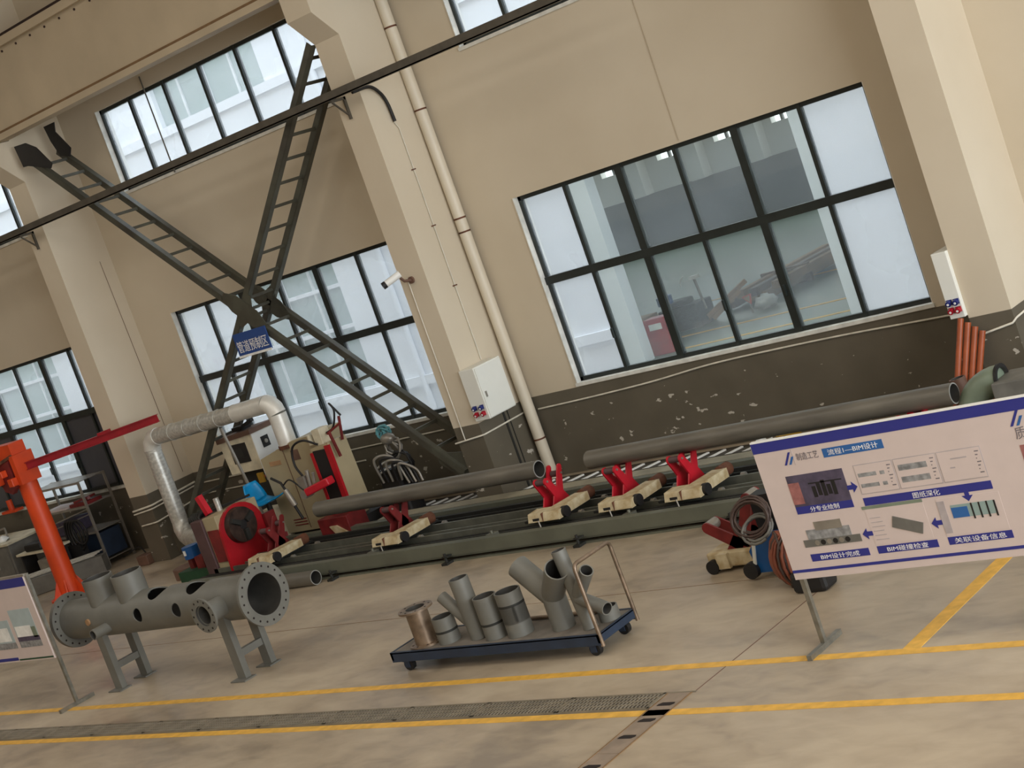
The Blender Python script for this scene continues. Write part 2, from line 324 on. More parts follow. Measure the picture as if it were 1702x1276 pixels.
# crane runway beam resting on the corbels
bm = thing('crane_runway_beam', 'long beige crane runway beam with brown groove line across the top left', 'beam', (-20, 16.3, 7.55))
build('web', MB().box(-52, 9.9, 16.2, 16.44, 7.57, 8.86), M['beam'], bm)
build('bottom_flange', MB().box(-52, 9.9, 16.17, 16.46, 7.56, 7.66), M['beam'], bm)
build('groove', MB().box(-52, 9.9, 16.19, 16.2, 7.665, 7.7), M['groove'], bm, label='brown painted line')
build('top_flange', MB().box(-52, 9.9, 16.1, 16.47, 8.86, 8.99), M['beam'], bm)
build('crane_rail', MB().box(-52, 9.9, 16.24, 16.3, 8.99, 9.07), M['rail'], bm, label='dark rusty rail')
b0 = None
for i in range(14):
    o = build('bolt', MB().cyl((-23.6+i*.42, 16.2, 8.8), (-23.6+i*.42, 16.185, 8.8), .02, n=6), M['rail'], bm) if b0 is None else b0.copy()
    if b0 is None: b0 = o
    else: COL.objects.link(o); o.location.x = i*.42
# cable tray
tr = thing('cable_tray', 'long dark steel cable tray running across both bays below the upper windows', 'tray', (-20, 16.2, 6.05))
build('channel', MB().box(-36, -11.97, 16.17, 16.21, 6.04, 6.15), M['tray'], tr)
build('channel_base', MB().box(-36, -11.97, 16.17, 16.3, 6.04, 6.055), M['tray'], tr)
for x in (-24.2, -16.2):
    br = build('bracket', MB().box(x, x+.03, 16.2, 16.48, 6.0, 6.04).box(x, x+.03, 16.44, 16.48, 5.72, 6.04), M['tray'], tr)
    build('brace', MB().bar((x+.015, 16.22, 6.0), (x+.015, 16.45, 5.78), .02, .02), M['tray'], br)
# flexible black hose on the centre pilaster
build('hanging_hose', MB().sweep(curve([(-15.84, 16.3, 6.03), (-15.82, 16.62, 6.04), (-15.83, 16.8, 5.92), (-15.84, 16.88, 5.75), (-15.84, 16.9, 5.5)]), .024), M['black'],
      label='curved black flexible hose hanging from the cable tray on the centre pilaster', cat='hose')
cd = MB().sweep([(-15.865, 16.9, 5.5), (-15.865, 16.96, 5.4), (-15.865, 16.95, 2.0)], .009, n=6)
tc_ = thing('wall_conduit', 'thin conduit running down the white side of the centre pilaster to the box', 'conduit', (-15.86, 16.95, 2.0))
build('tube', cd, M['conduit'], tc_)
for z in (4.8, 3.98, 3.1): build('clip', MB().box(-15.88, -15.85, 16.92, 16.99, z-.008, z+.008), M['rust'], tc_)
# downpipe
dp = thing('downpipe', 'tall cream drain downpipe in the corner right of the centre pilaster', 'pipe', (-15.72, 17.42, 0))
build('pipe_run', MB().cyl((-15.74, 17.42, 0), (-15.86, 17.42, 12), .085, n=20), M['pvc'], dp)
for z in (.62, 3.95, 3.75, 5.55, 6.75, 8.4):
    x = -15.74-.12*z/12
    build('strap', MB().tube((x, 17.42, z-.012), (x, 17.42, z+.012), .09, .08, 20), M['rust'], dp)
# conduits on the lower walls
def conduit(label, pts, r=.013, mt='conduit', n=6):
    return build('wall_conduit', MB().sweep(pts, r, n), M[mt], label=label, cat='conduit')
conduit('cream conduit sagging along the grey wall under the big right window',
        curve([(-15.68, 17.53, 1.02), (-14.7, 17.53, 1.03), (-13.6, 17.53, 1.06), (-12.6, 17.53, 1.12), (-11.6, 17.53, 1.13), (-10.5, 17.53, 1.12), (-9.5, 17.53, 1.09), (-8.4, 17.53, 1.06)]))
conduit('cream conduit bending round the base of the centre pilaster', [(-16.42, 16.46, .99), (-15.9, 16.46, 1.03), (-15.86, 16.5, 1.03), (-15.86, 17.5, 1.04)])
conduit('short upright conduit on the front of the centre pilaster', [(-16.22, 16.465, 1.0), (-16.22, 16.465, 3.42)], .009)
conduit('cream conduit along the grey wall behind the crossing braces', [(-23.8, 17.53, 1.0), (-16.45, 17.53, 1.02)])
conduit('lower cream conduit along the grey wall behind the crossing braces', [(-23.8, 17.53, .8), (-19.5, 17.53, .8)])
conduit('upper cream conduit bending round the left pilaster', [(-24.4, 16.46, .96), (-23.9, 16.46, 1.0), (-23.86, 16.5, 1.0), (-23.86, 17.5, 1.05)], .018)
conduit('second cream conduit just below the upper one on the left pilaster', [(-24.4, 16.46, .9), (-23.9, 16.46, .94), (-23.86, 16.5, .94), (-23.86, 17.5, .99)], .014)
conduit('lowest cream conduit on the left pilaster', [(-24.3, 16.46, .68), (-23.9, 16.46, .7), (-23.86, 16.5, .7), (-23.86, 17.5, .78)], .014)
conduit('cream conduit on the front of the right pilaster', [(-8.3, 16.46, 1.0), (-7.9, 16.46, 1.06), (-7.86, 16.5, 1.1), (-7.86, 17.5, 1.14)])
for q, l in ((((-23.865, 17.3, 5.2), (-23.865, 17.35, 1.3)), 'thin dark wire down the left pilaster'), (((-7.865, 17.0, 12), (-7.865, 16.9, 5.6)), 'thin dark wire down the right pilaster'), (((-11.9, 17.54, 11), (-11.95, 17.54, 4.0)), 'thin wire down the wall above the big right window')):
    conduit(l, list(q), .004, 'beam' if q[0][0] == -11.9 else 'brown', 5)
# electrical boxes
def ebox(x0, x1, y0, y1, z0, z1, side, label):
    t = thing('electrical_box', label, 'box', ((x0+x1)/2, (y0+y1)/2, z0))
    build('body', MB().box(x0, x1, y0, y1, z0, z1), M['ebox'], t, bev=.008)
    if side:
        d = build('door', MB().box(x1, x1+.015, y0+.015, y1-.015, z0+.015, z1-.015), M['ebox'], t, bev=.004)
        build('lock', MB().box(x1+.015, x1+.025, y0+.06, y0+.09, z0+.3, z0+.38), M['rack'], d)
    for zz, mt in ((z0+.19, 'blue'), (z0+.1, 'redp')):
        for xx in (x0+(x1-x0)*.28, x0+(x1-x0)*.75):
            s = build('socket', MB().box(xx-.03, xx+.03, y0-.02, y0, zz-.03, zz+.03).cyl((xx, y0-.02, zz), (xx, y0-.055, zz-.012), .032, n=14), M[mt], t, label='%s socket' % ('blue' if mt == 'blue' else 'red'))
            build('cap', MB().cyl((xx, y0-.055, zz-.012), (xx, y0-.06, zz-.013), .014, n=10), M['paper'], s)
ebox(-15.88, -15.6, 16.44, 17.03, 1.24, 1.98, True, 'large white electrical box with red and blue sockets on the centre pilaster')
ebox(-8.56, -8.38, 16.42, 17.0, 1.24, 1.99, False, 'narrow grey electrical box with red and blue sockets on the right pilaster')
# CCTV camera
cc = thing('security_camera', 'small white security camera on a bracket on the centre pilaster', 'camera', (-16.2, 16.3, 3.4))
build('body', MB().cyl((-16.32, 16.1, 3.44), (-16.16, 16.3, 3.52), .05, n=14), M['white'], cc)
build('lens', MB().cyl((-16.33, 16.08, 3.435), (-16.3, 16.12, 3.45), .052, n=14), M['black'], cc)
build('arm', MB().sweep([(-16.18, 16.27, 3.5), (-16.17, 16.35, 3.4), (-16.15, 16.47, 3.38)], .02, 8), M['brown'], cc)
build('mount', MB().cyl((-16.15, 16.45, 3.38), (-16.15, 16.48, 3.38), .05, n=14), M['brown'], cc)

# ------------------------------------------------------------------ crossing lattice braces
def lattice(name, label, P0, P1, n, plates):
    """Two chords (front and back) joined by level rungs, from P0 (top) to P1 (bottom)."""
    t = thing(name, label, 'brace', ((P0[0]+P1[0])/2, 16.95, min(P0[1], P1[1])))
    a, b = Vector((P0[0], 0, P0[1])), Vector((P1[0], 0, P1[1])); d = (b-a).normalized(); nrm = Vector((-d.z, 0, d.x))
    for Y in (16.42, 17.02):
        A = a+Vector((0, Y, 0)); B = b+Vector((0, Y, 0))
        s = -1 if Y < 16.8 else 1
        m = MB().bar(A, B, .012, .095, nrm)           # angle iron: flat leg seen from the front
        m.bar(A+nrm*.05+Vector((0, .045, 0)), B+nrm*.05+Vector((0, .045, 0)), .09, .012, nrm)
        build('chord', m, M['steel'], t)
    L = (b-a).length
    for i in range(n):
        q = a+d*(L*(i+.6)/n)
        build('rung', MB().bar((q.x, 16.41, q.z), (q.x, 17.03, q.z), .05, .045), M['steel'], t)
    for (x, z, Y, w, h) in plates:
        c = Vector((x, Y, z)); e = d*w/2; g = nrm*h/2
        build('gusset_plate', MB().prism([c-e*1.0-g*.35, c-e*.5-g, c+e*.5-g, c+e-g*.35, c+e+g*.35, c+e*.5+g, c-e*.5+g, c-e+g*.35], (0, .012, 0)), M['steel'], t)
    return t
g1, g2 = PY(406, 517, 16.405), PY(446, 501, 17.04)
A = lattice('lattice_brace', 'dark steel lattice brace falling from upper left to the centre pilaster foot', (-23.5, 7.14), (-16.42, .56), 22, [(g1.x, g1.z, 16.4, .95, .3), (g2.x, g2.z, 17.03, .95, .3)])
B = lattice('lattice_brace', 'dark steel lattice brace rising to the corbel of the centre pilaster, behind the duct', (-16.42, 6.87), (-23.0, .58), 22, [(g1.x, g1.z, 16.412, .6, .22), (g2.x, g2.z, 17.045, .6, .22)])
def plate(par, pts, Y, mt): build('end_plate', MB().prism([PY(a, b, Y) for a, b in pts], (0, .02, 0)), M[mt], par)
plate(A, ((23, 244), (41, 238), (59, 245), (86, 272), (84, 280), (70, 278), (47, 276), (39, 278)), 16.39, 'dark')
plate(A, ((72, 211), (89, 203), (91, 219), (117, 246), (116, 260), (100, 259), (84, 235)), 17.0, 'dark')
build('end_plate', MB().prism([(-16.38, 16.49, .85), (-16.85, 16.49, .9), (-16.9, 16.49, .75), (-16.38, 16.49, .35)], (0, .02, 0)), M['steel'], A)
build('end_plate', MB().prism([(-23.6, 16.49, .1), (-23.0, 16.49, .45), (-22.75, 16.49, .75), (-22.85, 16.49, .9), (-23.6, 16.49, .45)], (0, .02, 0)), M['steel'], B)
# hanging sign 管道预制区
sy = 16.36; c0, c1 = PY(390, 570, sy), PY(452, 565, sy)
sx0, sx1, sz0 = PY(398.5, 592, sy).x, PY(452.5, 579, sy).x, PY(398.5, 594, sy).z
sg = thing('area_sign', 'blue hanging sign with white Chinese lettering on the crossing braces', 'sign', (sx0, sy, sz0))
build('board', MB().box(sx0, sx1, sy, sy+.02, sz0, sz0+.36), M['signblue'], sg)
build('edge_strip', MB().box(sx0, sx1, sy-.015, sy, sz0-.02, sz0+.015), M['paper'], sg)
text('lettering', '管道预制区', sx0+.03, sx1-.03, sz0+.055, sz0+.235, sy-.002, M['bwhite'], sg)

# ------------------------------------------------------------------ floor markings and drains
def strip(name, x0, x1, y0, y1, label, mt='yellow'):
    return build(name, MB().box(x0, x1, y0, y1, 0, .003), M[mt], label=label, cat='floor marking', org=((x0+x1)/2, (y0+y1)/2, 0))
strip('floor_line', -34, 4, 10.31, 10.41, 'yellow painted line on the floor, the one nearer the trolley')
strip('floor_line', -34, 4, 9.44, 9.54, 'yellow painted line on the floor, the one in front of the drain')
build('floor_line', MB().prism([(-6.63, 10.41, 0), (-6.48, 10.41, 0), (-6.42, 15.4, 0), (-6.55, 15.4, 0)], (0, 0, .003)), M['yellow'], label='yellow painted line running back under the right display board', cat='floor marking', org=(-6.5, 12, 0))
build('floor_line', MB().prism([(-17.9, 13.1, 0), (-20.9, 14.05, 0), (-20.92, 13.99, 0), (-17.92, 13.04, 0)], (0, 0, .003)), M['yellow'], label='thin yellow line on the floor behind the flanged manifold', cat='floor marking', org=(-19.5, 13.5, 0))
gr = thing('drain_grate', 'long slotted trench drain grate between the two yellow lines', 'drain', (-18, 9.68, 0))
build('channel_bed', MB().box(-34, -8.5, 9.56, 9.84, -.001, .004), M['hole'], gr)
g0 = None
for i in range(25):
    if g0 is None:
        m = MB(); x0, x1 = -9.5, -8.515
        m.box(x0, x1, 9.56, 9.585, .003, .012); m.box(x0, x1, 9.815, 9.84, .003, .012); m.box(x0, x0+.02, 9.56, 9.84, .003, .012); m.box(x1-.02, x1, 9.56, 9.84, .003, .012)
        for j in range(24):
            x = x0+.04+j*.0395; m.bar((x, 9.57, .0075), (x+.02, 9.83, .0075), .012, .009)
        for y in (9.64, 9.7, 9.76): m.box(x0, x1, y-.007, y+.007, .004, .0125)
        g0 = build('grate_panel', m, M['grate'], gr)
    else:
        o = g0.copy(); COL.objects.link(o); o.location.x = -i*1.0
for y0, y1, x1 in ((9.84, 9.86, -8.22), (9.55, 9.56, -8.5)):
    build('edge_angle', MB().box(-34, x1, y0, y1, 0, .006), M['grate'], gr)
dc = thing('drain_cover', 'narrow brown steel drain cover strip with oblong slots at the end of the grate', 'drain', (-8.38, 7.6, 0))
c0 = None
for i in range(4):
    y1 = 9.84-i*1.04; y0 = y1-1.03
    m = MB(); ys = [y1-.06-.28*k for k in range(4)]
    x0, x1 = -8.5, -8.27
    cuts = [(y1-.2-.28*k, .03) for k in range(3)]
    m.box(x0, x1, y0, y1, 0, .003)
    p = build('cover_plate', m, M['cover'], dc)
    for (yy, hh) in cuts:
        build('slot', MB().prism([(x0+.035+.05*0, yy-.03, .003), (x1-.06, yy-.03, .003), (x1-.035, yy, .003), (x1-.045, yy+.03, .003), (x0+.06, yy+.03, .003), (x0+.035, yy, .003)], (0, 0, .0015)), M['hole'], p)
for x in (-8.505, -8.262): build('edge_angle', MB().box(x-.006, x+.006, 5.6, 9.84, 0, .006), M['groove'], dc)
for (a, b), l in (((( -8.24, 9.86), (-6.9, 13.9)), 'thin expansion joint in the floor running back from the drain corner'),):
    build('floor_joint', MB().bar((-8.24, 9.86, .0005), (-8.1, 14.0, .0005), .012, .002), M['brown'], label=l, cat='floor joint')
build('floor_joint', MB().box(-24, -8.2, 12.3, 12.31, 0, .001), M['groove'], label='thin straight floor joint between the trolley and the machine bed', cat='floor joint', org=(-16, 12.3, 0))

# ------------------------------------------------------------------ roller bed with tracks
XA, XB = -20.4, -5.5
bd = thing('roller_bed', 'long low grey green machine bed of parallel steel rails carrying the pipe stands', 'machine bed', (-13, 15, 0))
def ibeam(y, name, d=1):
    m = MB().box(XA, XB, y, y+.12, .205, .235).box(XA, XB, y+.02*0, y+.012, .07, .205).box(XA, XB, y, y+.12, .06, .075)
    build(name, m, M['bed'], bd)
ibeam(14.16, 'front_beam'); ibeam(15.76, 'back_beam')
build('base_rail', MB().box(XA, XB, 14.15, 14.2, .0, .022), M['bed'], bd)
for y in (14.42, 15.62):
    build('side_track', MB().box(XA, XB, y, y+.06, .12, .2), M['bedd'], bd)
for y in (14.72, 15.22):
    build('track', MB().box(XA, XB, y, y+.035, .1, .215), M['track'], bd)
    build('track_foot', MB().box(XA, XB, y-.05, y+.085, .08, .1), M['bedd'], bd)
build('bed_pan', MB().box(XA, XB, 14.3, 15.76, .015, .05), M['pan'], bd)  # near-black pan puts the shade under the bed into its colour
for y in (14.55, 14.95, 15.45):
    build('guide_bar', MB().box(XA, XB, y, y+.03, .1, .19), M['track'] if y == 14.95 else M['bedd'], bd)
for i in range(7):
    x = XA+1.1+2.2*i
    build('cross_tie', MB().box(x-.04, x+.04, 14.2, 15.8, .05, .1), M['bedd'], bd)
    build('foot', MB().box(x-.05, x+.05, 14.02, 14.17, 0, .03).cyl((x, 14.08, 0), (x, 14.08, .14), .018, n=8).box(x-.045, x+.045, 14.06, 14.17, .09, .105), M['bedd'], bd)
    build('clamp', MB().box(x+.6, x+.72, 14.28, 14.4, .2, .24).cyl((x+.66, 14.34, .24), (x+.66, 14.34, .27), .02, n=8), M['track'], bd)
build('service_plate', MB().box(-17.9, -8.9, 15.9, 16.17, .19, .235), M['plate'], bd, label='pale worn cover plate')
# drag chains; the near-white cross slats paint in window reflections
def chain(x0, x1, y0, y1, z, label):
    t = thing('drag_chain', label, 'cable chain', ((x0+x1)/2, (y0+y1)/2, 0))
    build('trough', MB().box(x0, x1, y0-.05, y1+.05, 0, z).box(x0, x1, y0-.07, y0-.05, 0, z+.03).box(x0, x1, y1+.05, y1+.06, 0, z+.02), M['chain'], t)
    s0 = None; n = int((x1-x0)/.27)
    for i in range(n):
        x = x0+.1+i*.27
        if s0 is None: s0 = build('glint_slat', MB().bar((x, y0-.02, z+.012), (x+.09, y1+.02, z+.012), .045, .018), M['glint_slat'], t); xx = x
        else: o = s0.copy(); COL.objects.link(o); o.location.x = x-xx
chain(-18.9, -9.0, 16.86, 17.1, .05, 'dark cable chain with slanted slats painted as glints along the wall foot behind the rails')
chain(-13.7, -11.9, 15.38, 15.54, .1, 'short dark cable chain with slanted slats painted as glints between the rails')

# ------------------------------------------------------------------ pipe stands (V supports on cream carriages)
def make_stand():
    t = thing('pipe_stand', None, 'pipe stand', (0, 0, 0), 'red V pipe stands on the rails')
    build('base_plate', MB().box(-.16, .4, -.5, .3, .215, .245), M['bedd'], t)
    for s in (-1, 1):
        def arm(y, z0): pass
        x = .075*s
        for q in (-1, 1):
            w_ = .05 if q < 0 else .036
            top = Vector((x, -.15, .61) if q < 0 else (x, .165, .7)); bot = Vector((x, -.03*q, .3)); d = (top-bot).normalized(); n = Vector((0, d.z, -d.y))
            pts = [bot-n*.07, bot+n*.07, top+n*w_]
            for k in range(1, 6):
                a = pi*k/6; pts.append(top+n*w_*math.cos(a)+d*w_*math.sin(a))
            pts.append(top-n*w_)
            build('arm', MB().prism(pts, (.022*s, 0, 0)), M['red2'], t)
        build('web', MB().prism([(x-.002*s, -.2, .245), (x-.002*s, .2, .245), (x-.002*s, .09, .42), (x-.002*s, -.09, .42)], (.02*s, 0, 0)), M['red2'], t)
    for yy, zz, ww in ((-.15, .61, .072), (.15, .62, .05)):
        r = build('roller', MB().cyl((-ww, yy, zz), (ww, yy, zz), .04, n=18), M['umber'], t)
        build('axle', MB().cyl((-.11, yy, zz), (.11, yy, zz), .014, n=8), M['rack'], r)
    h = build('drive_housing', MB().prism([(.12, -.74, .28), (.12, -.5, .28), (.12, -.5, .39), (.12, -.7, .385)], (.5, 0, 0)), M['cream'], t, label='worn cream housing', bev=.012)
    build('slot', MB().box(.2, .3, -.735, -.725, .3, .33), M['dark'], h)
    build('seam', MB().box(.36, .366, -.742, -.6, .28, .386), M['rust'], h)
    build('gear_housing', MB().prism([(.36, -.5, .27), (.36, -.02, .27), (.36, -.02, .38), (.36, -.5, .39)], (.2, 0, 0)), M['cream'], t, label='worn cream housing', bev=.012)
    build('motor', MB().cyl((.46, -.04, .33), (.46, .14, .33), .08, n=16), M['rust'], t, label='rusty motor')
    build('collar', MB().cyl((.6, -.6, .33), (.66, -.6, .33), .07, n=16), M['black'], t)
    build('lever', MB().cyl((.28, -.73, .3), (.32, -.76, .14), .01, n=8), M['rack'], t)
    build('tie_rod', MB().bar((.02, -.05, .27), (.4, -.55, .3), .03, .03), M['rust'], t)
    for x in (-.1, .6):
        for y in (-.3, .2): build('wheel', MB().cyl((x-.03, y, .2), (x+.03, y, .2), .035, n=14), M['rack'], t)
    return t
st = make_stand()
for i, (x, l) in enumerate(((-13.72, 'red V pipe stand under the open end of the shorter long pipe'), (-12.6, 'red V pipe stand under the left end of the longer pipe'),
                            (-11.62, 'red V pipe stand second along under the longer pipe'), (-16.55, 'red V pipe stand with painted shade under the shorter pipe near the machine'),
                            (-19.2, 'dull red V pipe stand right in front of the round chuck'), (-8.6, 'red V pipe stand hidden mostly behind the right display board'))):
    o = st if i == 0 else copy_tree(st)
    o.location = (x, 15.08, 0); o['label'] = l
    if i in (3, 4):  # duller red; under the shorter pipe it paints in the shade
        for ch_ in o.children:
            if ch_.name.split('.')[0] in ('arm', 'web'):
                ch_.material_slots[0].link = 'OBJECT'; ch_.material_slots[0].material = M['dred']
# long pipes
def pipe(name, label, a, b, ro, ri, mt='pipe', n=32):
    t = thing(name, label, 'pipe', ((a[0]+b[0])/2, (a[1]+b[1])/2, min(a[2], b[2])-ro))
    build('shell', MB().tube(a, b, ro, ri, n), M[mt], t)
    A_, B_ = Vector(a), Vector(b); d = (B_-A_).normalized()
    build('cut_rim', MB().tube(B_, B_+d*.004, ro, ri, n), M['rim'], t, label='bright cut rim'); return t
pipe('steel_pipe', 'shorter long grey steel pipe lying on stands from the machine to the centre', (-18.1, 15.1, .745), (-13.83, 15.1, .745), .112, .098)
pipe('steel_pipe', 'longest grey steel pipe on the right stands with its open end by the orange pipes', (-13.0, 15.1, .745), (-8.08, 15.1, .745), .112, .098)
p3 = pipe('steel_pipe', 'short grey steel pipe lying on the floor behind the manifold flange', (-18.6, 13.98, .1), (-17.3, 13.98, .1), .1, .088)

# ------------------------------------------------------------------ chuck machine
cm = thing('pipe_chuck_machine', 'red pipe rotating machine with a large round dark chuck facing right', 'machine', (-20.4, 15.15, 0))
build('body', MB().box(-20.3, -19.99, 14.76, 15.6, .16, 1.0), M['beige'], cm, bev=.01, label='beige body')
build('side_panel', MB().box(-20.26, -20.0, 14.745, 14.76, .3, .8), M['dred'], cm, label='dull red side panel')
pl = [(-19.99, 14.71, .14), (-19.99, 15.6, .14)]
for k in range(0, 13):
    a = pi*k/12; pl.append((-19.99, 15.155+.42*math.cos(a), .67+.38*math.sin(a)))
build('face_plate', MB().prism(pl, (.05, 0, 0)), M['red'], cm, bev=.006)
ch = build('chuck', MB().cyl((-19.94, 15.1, .73), (-19.84, 15.1, .73), .275, .265, 40), M['oily'], cm, label='dark oily three jaw chuck')
build('bore', MB().cyl((-19.84, 15.1, .73), (-19.835, 15.1, .73), .07, n=20), M['black'], ch)
for k in range(3):
    a = 2*pi*k/3+.5; u = Vector((0, math.cos(a), math.sin(a)))
    c = Vector((-19.82, 15.1, .73))
    build('jaw', MB().bar(c+u*.07, c+u*.24, .07, .07, (1, 0, 0)), M['bedd'], ch)
build('column', MB().box(-20.56, -20.3, 14.72, 15.2, .0, .98), M['umber'], cm, bev=.01, label='dark brown column')
build('rail_top', MB().bar((-20.75, 14.9, 1.0), (-19.85, 15.4, 1.08), .06, .03), M['black'], cm)
build('cable_coil', MB().sweep([(-20.75+.04*i/6+.02*math.sin(i), 14.95+.1*math.cos(i*.9), .98+.07*math.sin(i*.9)) for i in range(40)], .02, 8), M['bedd'], cm)
build('valve', MB().bar((-20.4, 15.0, 1.0), (-20.5, 15.0, 1.3), .09, .09), M['red2'], cm, label='pale red lever block')
build('fitting', MB().cyl((-20.25, 15.1, 1.0), (-20.25, 15.1, 1.2), .045, n=12), M['galv'], cm)
build('oil_tank', MB().cyl((-21.9, 15.35, 0), (-21.9, 15.35, .17), .24, n=24), M['brown'], cm)
build('pump_base', MB().box(-21.7, -20.8, 15.0, 15.4, 0, .16), M['green'], cm, label='dark green base')
build('pump_leg', MB().box(-21.55, -21.45, 15.15, 15.25, .16, .35), M['dred'], cm); build('pump_leg', MB().box(-21.3, -21.1, 15.1, 15.3, .16, .35), M['dred'], cm)
mo = build('motor', MB().cyl((-21.45, 15.2, .33), (-21.45, 15.2, .52), .13, n=20), M['mblue'], cm, label='blue motor')
build('nameplate', MB().box(-21.47, -21.42, 15.06, 15.075, .4, .48), M['paper'], mo)
build('white_panel', MB().box(-21.05, -20.95, 15.1, 15.5, .18, .75), M['cab'], cm)
build('side_bracket', MB().box(-19.92, -19.86, 15.55, 15.75, .2, .72), M['dred'], cm)
build('support_arm', MB().bar((-19.95, 15.5, .45), (-19.3, 15.35, .4), .08, .06), M['dred'], cm)

# ------------------------------------------------------------------ galvanised duct
du = thing('ventilation_duct', 'silver galvanised ventilation duct bending over and down to the chuck machine', 'duct', (-22.9, 16.3, .3))
def seg(name, pts, r, mt='galv', n=22): return build(name, MB().sweep(pts, r, n), M[mt], du)
YD = 16.3
xr, zt, xl = -19.66, 2.16, -22.98
seg('down_leg', [(xr, YD, 1.55), (xr, YD, zt-.12)], .145, 'foil')
build('collar', MB().cyl((xr, YD, 1.5), (xr, YD, 1.56), .16, n=22), M['rust'], du)
seg('elbow', [(xr, YD, zt-.12), (xr-.02, YD, zt-.03), (xr-.08, YD, zt+.04), (xr-.16, YD, zt+.07)], .148, 'foil')
seg('run', [(xr-.16, YD, zt+.07), (xr-.95, YD, zt+.05)], .14, 'foil')
for i in range(5):
    x0 = xr-.95-i*.42
    seg('run', [(x0, YD, zt+.05-.01*i), (x0-.42, YD, zt+.04-.01*i)], .135)
    build('seam_band', MB().tube((x0-.01, YD, zt+.05-.01*i), (x0+.015, YD, zt+.05-.01*i), .143, .13, 22), M['galv'], du)
seg('elbow', [(xr-3.05, YD, zt), (xl+.14, YD, zt-.01), (xl+.04, YD, zt-.09), (xl, YD, zt-.2)], .145, 'foil')
for i in range(3):
    z0 = zt-.2-i*.42
    seg('down_leg', [(xl-.005*i, YD, z0), (xl-.005*i, YD, z0-.42)], .14)
    build('seam_band', MB().tube((xl, YD, z0-.01), (xl, YD, z0+.015), .148, .13, 22), M['galv'], du)
seg('elbow', [(xl, YD, .7), (xl+.01, YD-.02, .56), (xl+.1, YD-.06, .45), (xl+.25, YD-.12, .4)], [.14, .15, .15, .15], 'galv')
seg('outlet', [(xl+.25, YD-.12, .4), (xl+.95, YD-.4, .44)], .15)
build('support_rod', MB().bar((-20.62, 16.15, .35), (-20.95, 16.2, 2.05), .035, .035), M['rack'], du)

# ------------------------------------------------------------------ control cabinet
cb = thing('control_cabinet', 'cream and white control cabinet with a dark screen behind the blue seat', 'cabinet', (-21.2, 16.9, 0))
build('head', MB().prism([(-21.62, 16.6, 1.2), (-20.82, 16.6, 1.2), (-20.82, 16.6, 1.8), (-21.66, 16.6, 1.76)], (0, .55, 0)), M['cab'], cb, bev=.01)
build('side_panel', MB().box(-20.82, -20.8, 16.6, 17.15, 1.0, 1.78), M['white'], cb, label='white side panel')
build('top_band', MB().prism([(-21.68, 16.57, 1.74), (-20.79, 16.57, 1.79), (-20.79, 16.57, 1.87), (-21.68, 16.57, 1.82)], (0, .62, 0)), M['brown'], cb, label='dark top edge')
sc_ = build('screen', MB().box(-21.42, -21.02, 16.58, 16.6, 1.36, 1.68), M['black'], cb)
build('display', MB().box(-21.34, -21.12, 16.574, 16.58, 1.44, 1.6), M['bedd'], sc_)
hs = build('switch_plate', MB().box(-20.8, -20.785, 16.75, 16.9, 1.5, 1.68), M['black'], cb)
build('knob', MB().cyl((-20.785, 16.825, 1.59), (-20.77, 16.825, 1.59), .035, n=12), M['rack'], hs)
build('thermometer', MB().box(-20.8, -20.785, 17.06, 17.1, 1.35, 1.68), M['black'], cb)
build('pedestal', MB().box(-21.5, -20.85, 16.75, 17.15, 0, 1.2), M['bedd'], cb, label='dark lower cupboard')
for k in range(2): build('button', MB().cyl((-21.1+.1*k, 16.75, 1.05), (-21.1+.1*k, 16.72, 1.05), .02, n=10), M['red'], cb)
build('tool_rest', MB().box(-21.35, -21.1, 16.7, 16.9, 1.86, 1.93).bar((-21.1, 16.75, 1.92), (-20.9, 16.8, 1.98), .08, .05), M['black'], cb, label='black gadget on top')
# blue seat
se = thing('blue_stool', 'bright blue plastic stool seat in front of the control cabinet', 'stool', (-20.25, 16.0, 0))
import math as _m
m = MB(); nu, nv = 8, 6; vs = []
for j in range(nv+1):
    for i in range(nu+1):
        u = -1+2*i/nu; v = j/nv
        vs.append((-20.2+.22*u+.03*v, 15.8+.34*v, .8+.05*u*u+.06*max(0, v-.6)))
m.add(vs, [(j*(nu+1)+i, j*(nu+1)+i+1, (j+1)*(nu+1)+i+1, (j+1)*(nu+1)+i) for j in range(nv) for i in range(nu)], True)
s1 = build('seat', m, M['sblue'], se); md = s1.modifiers.new('t', 'SOLIDIFY'); md.thickness = .02
m = MB(); vs = []
for j in range(nv+1):
    for i in range(nu+1):
        u = -1+2*i/nu; v = j/nv; wd = .19*(1-.35*v*v)
        vs.append((-20.47-.06*v+.05*u*u, 15.97+wd*u*1.1, .82+.32*v))
m.add(vs, [(j*(nu+1)+i, j*(nu+1)+i+1, (j+1)*(nu+1)+i+1, (j+1)*(nu+1)+i) for j in range(nv) for i in range(nu)], True)
s2 = build('backrest', m, M['sblue'], se); md = s2.modifiers.new('t', 'SOLIDIFY'); md.thickness = .02
build('post', MB().cyl((-20.25, 16.0, .05), (-20.25, 16.0, .8), .045, n=14), M['bedd'], se)
build('base', MB().box(-20.45, -20.03, 15.85, 16.15, 0, .05), M['bedd'], se)
build('carton', MB().box(-20.75, -20.28, 16.22, 16.45, 0, .62), M['cab'], label='cream box panel standing behind the red chuck face', cat='box', bev=.01)
build('yellow_tag', MB().box(-20.9, -20.76, 16.5, 16.53, 1.0, 1.16), M['ochre'], label='small yellow card above the blue seat', cat='card')

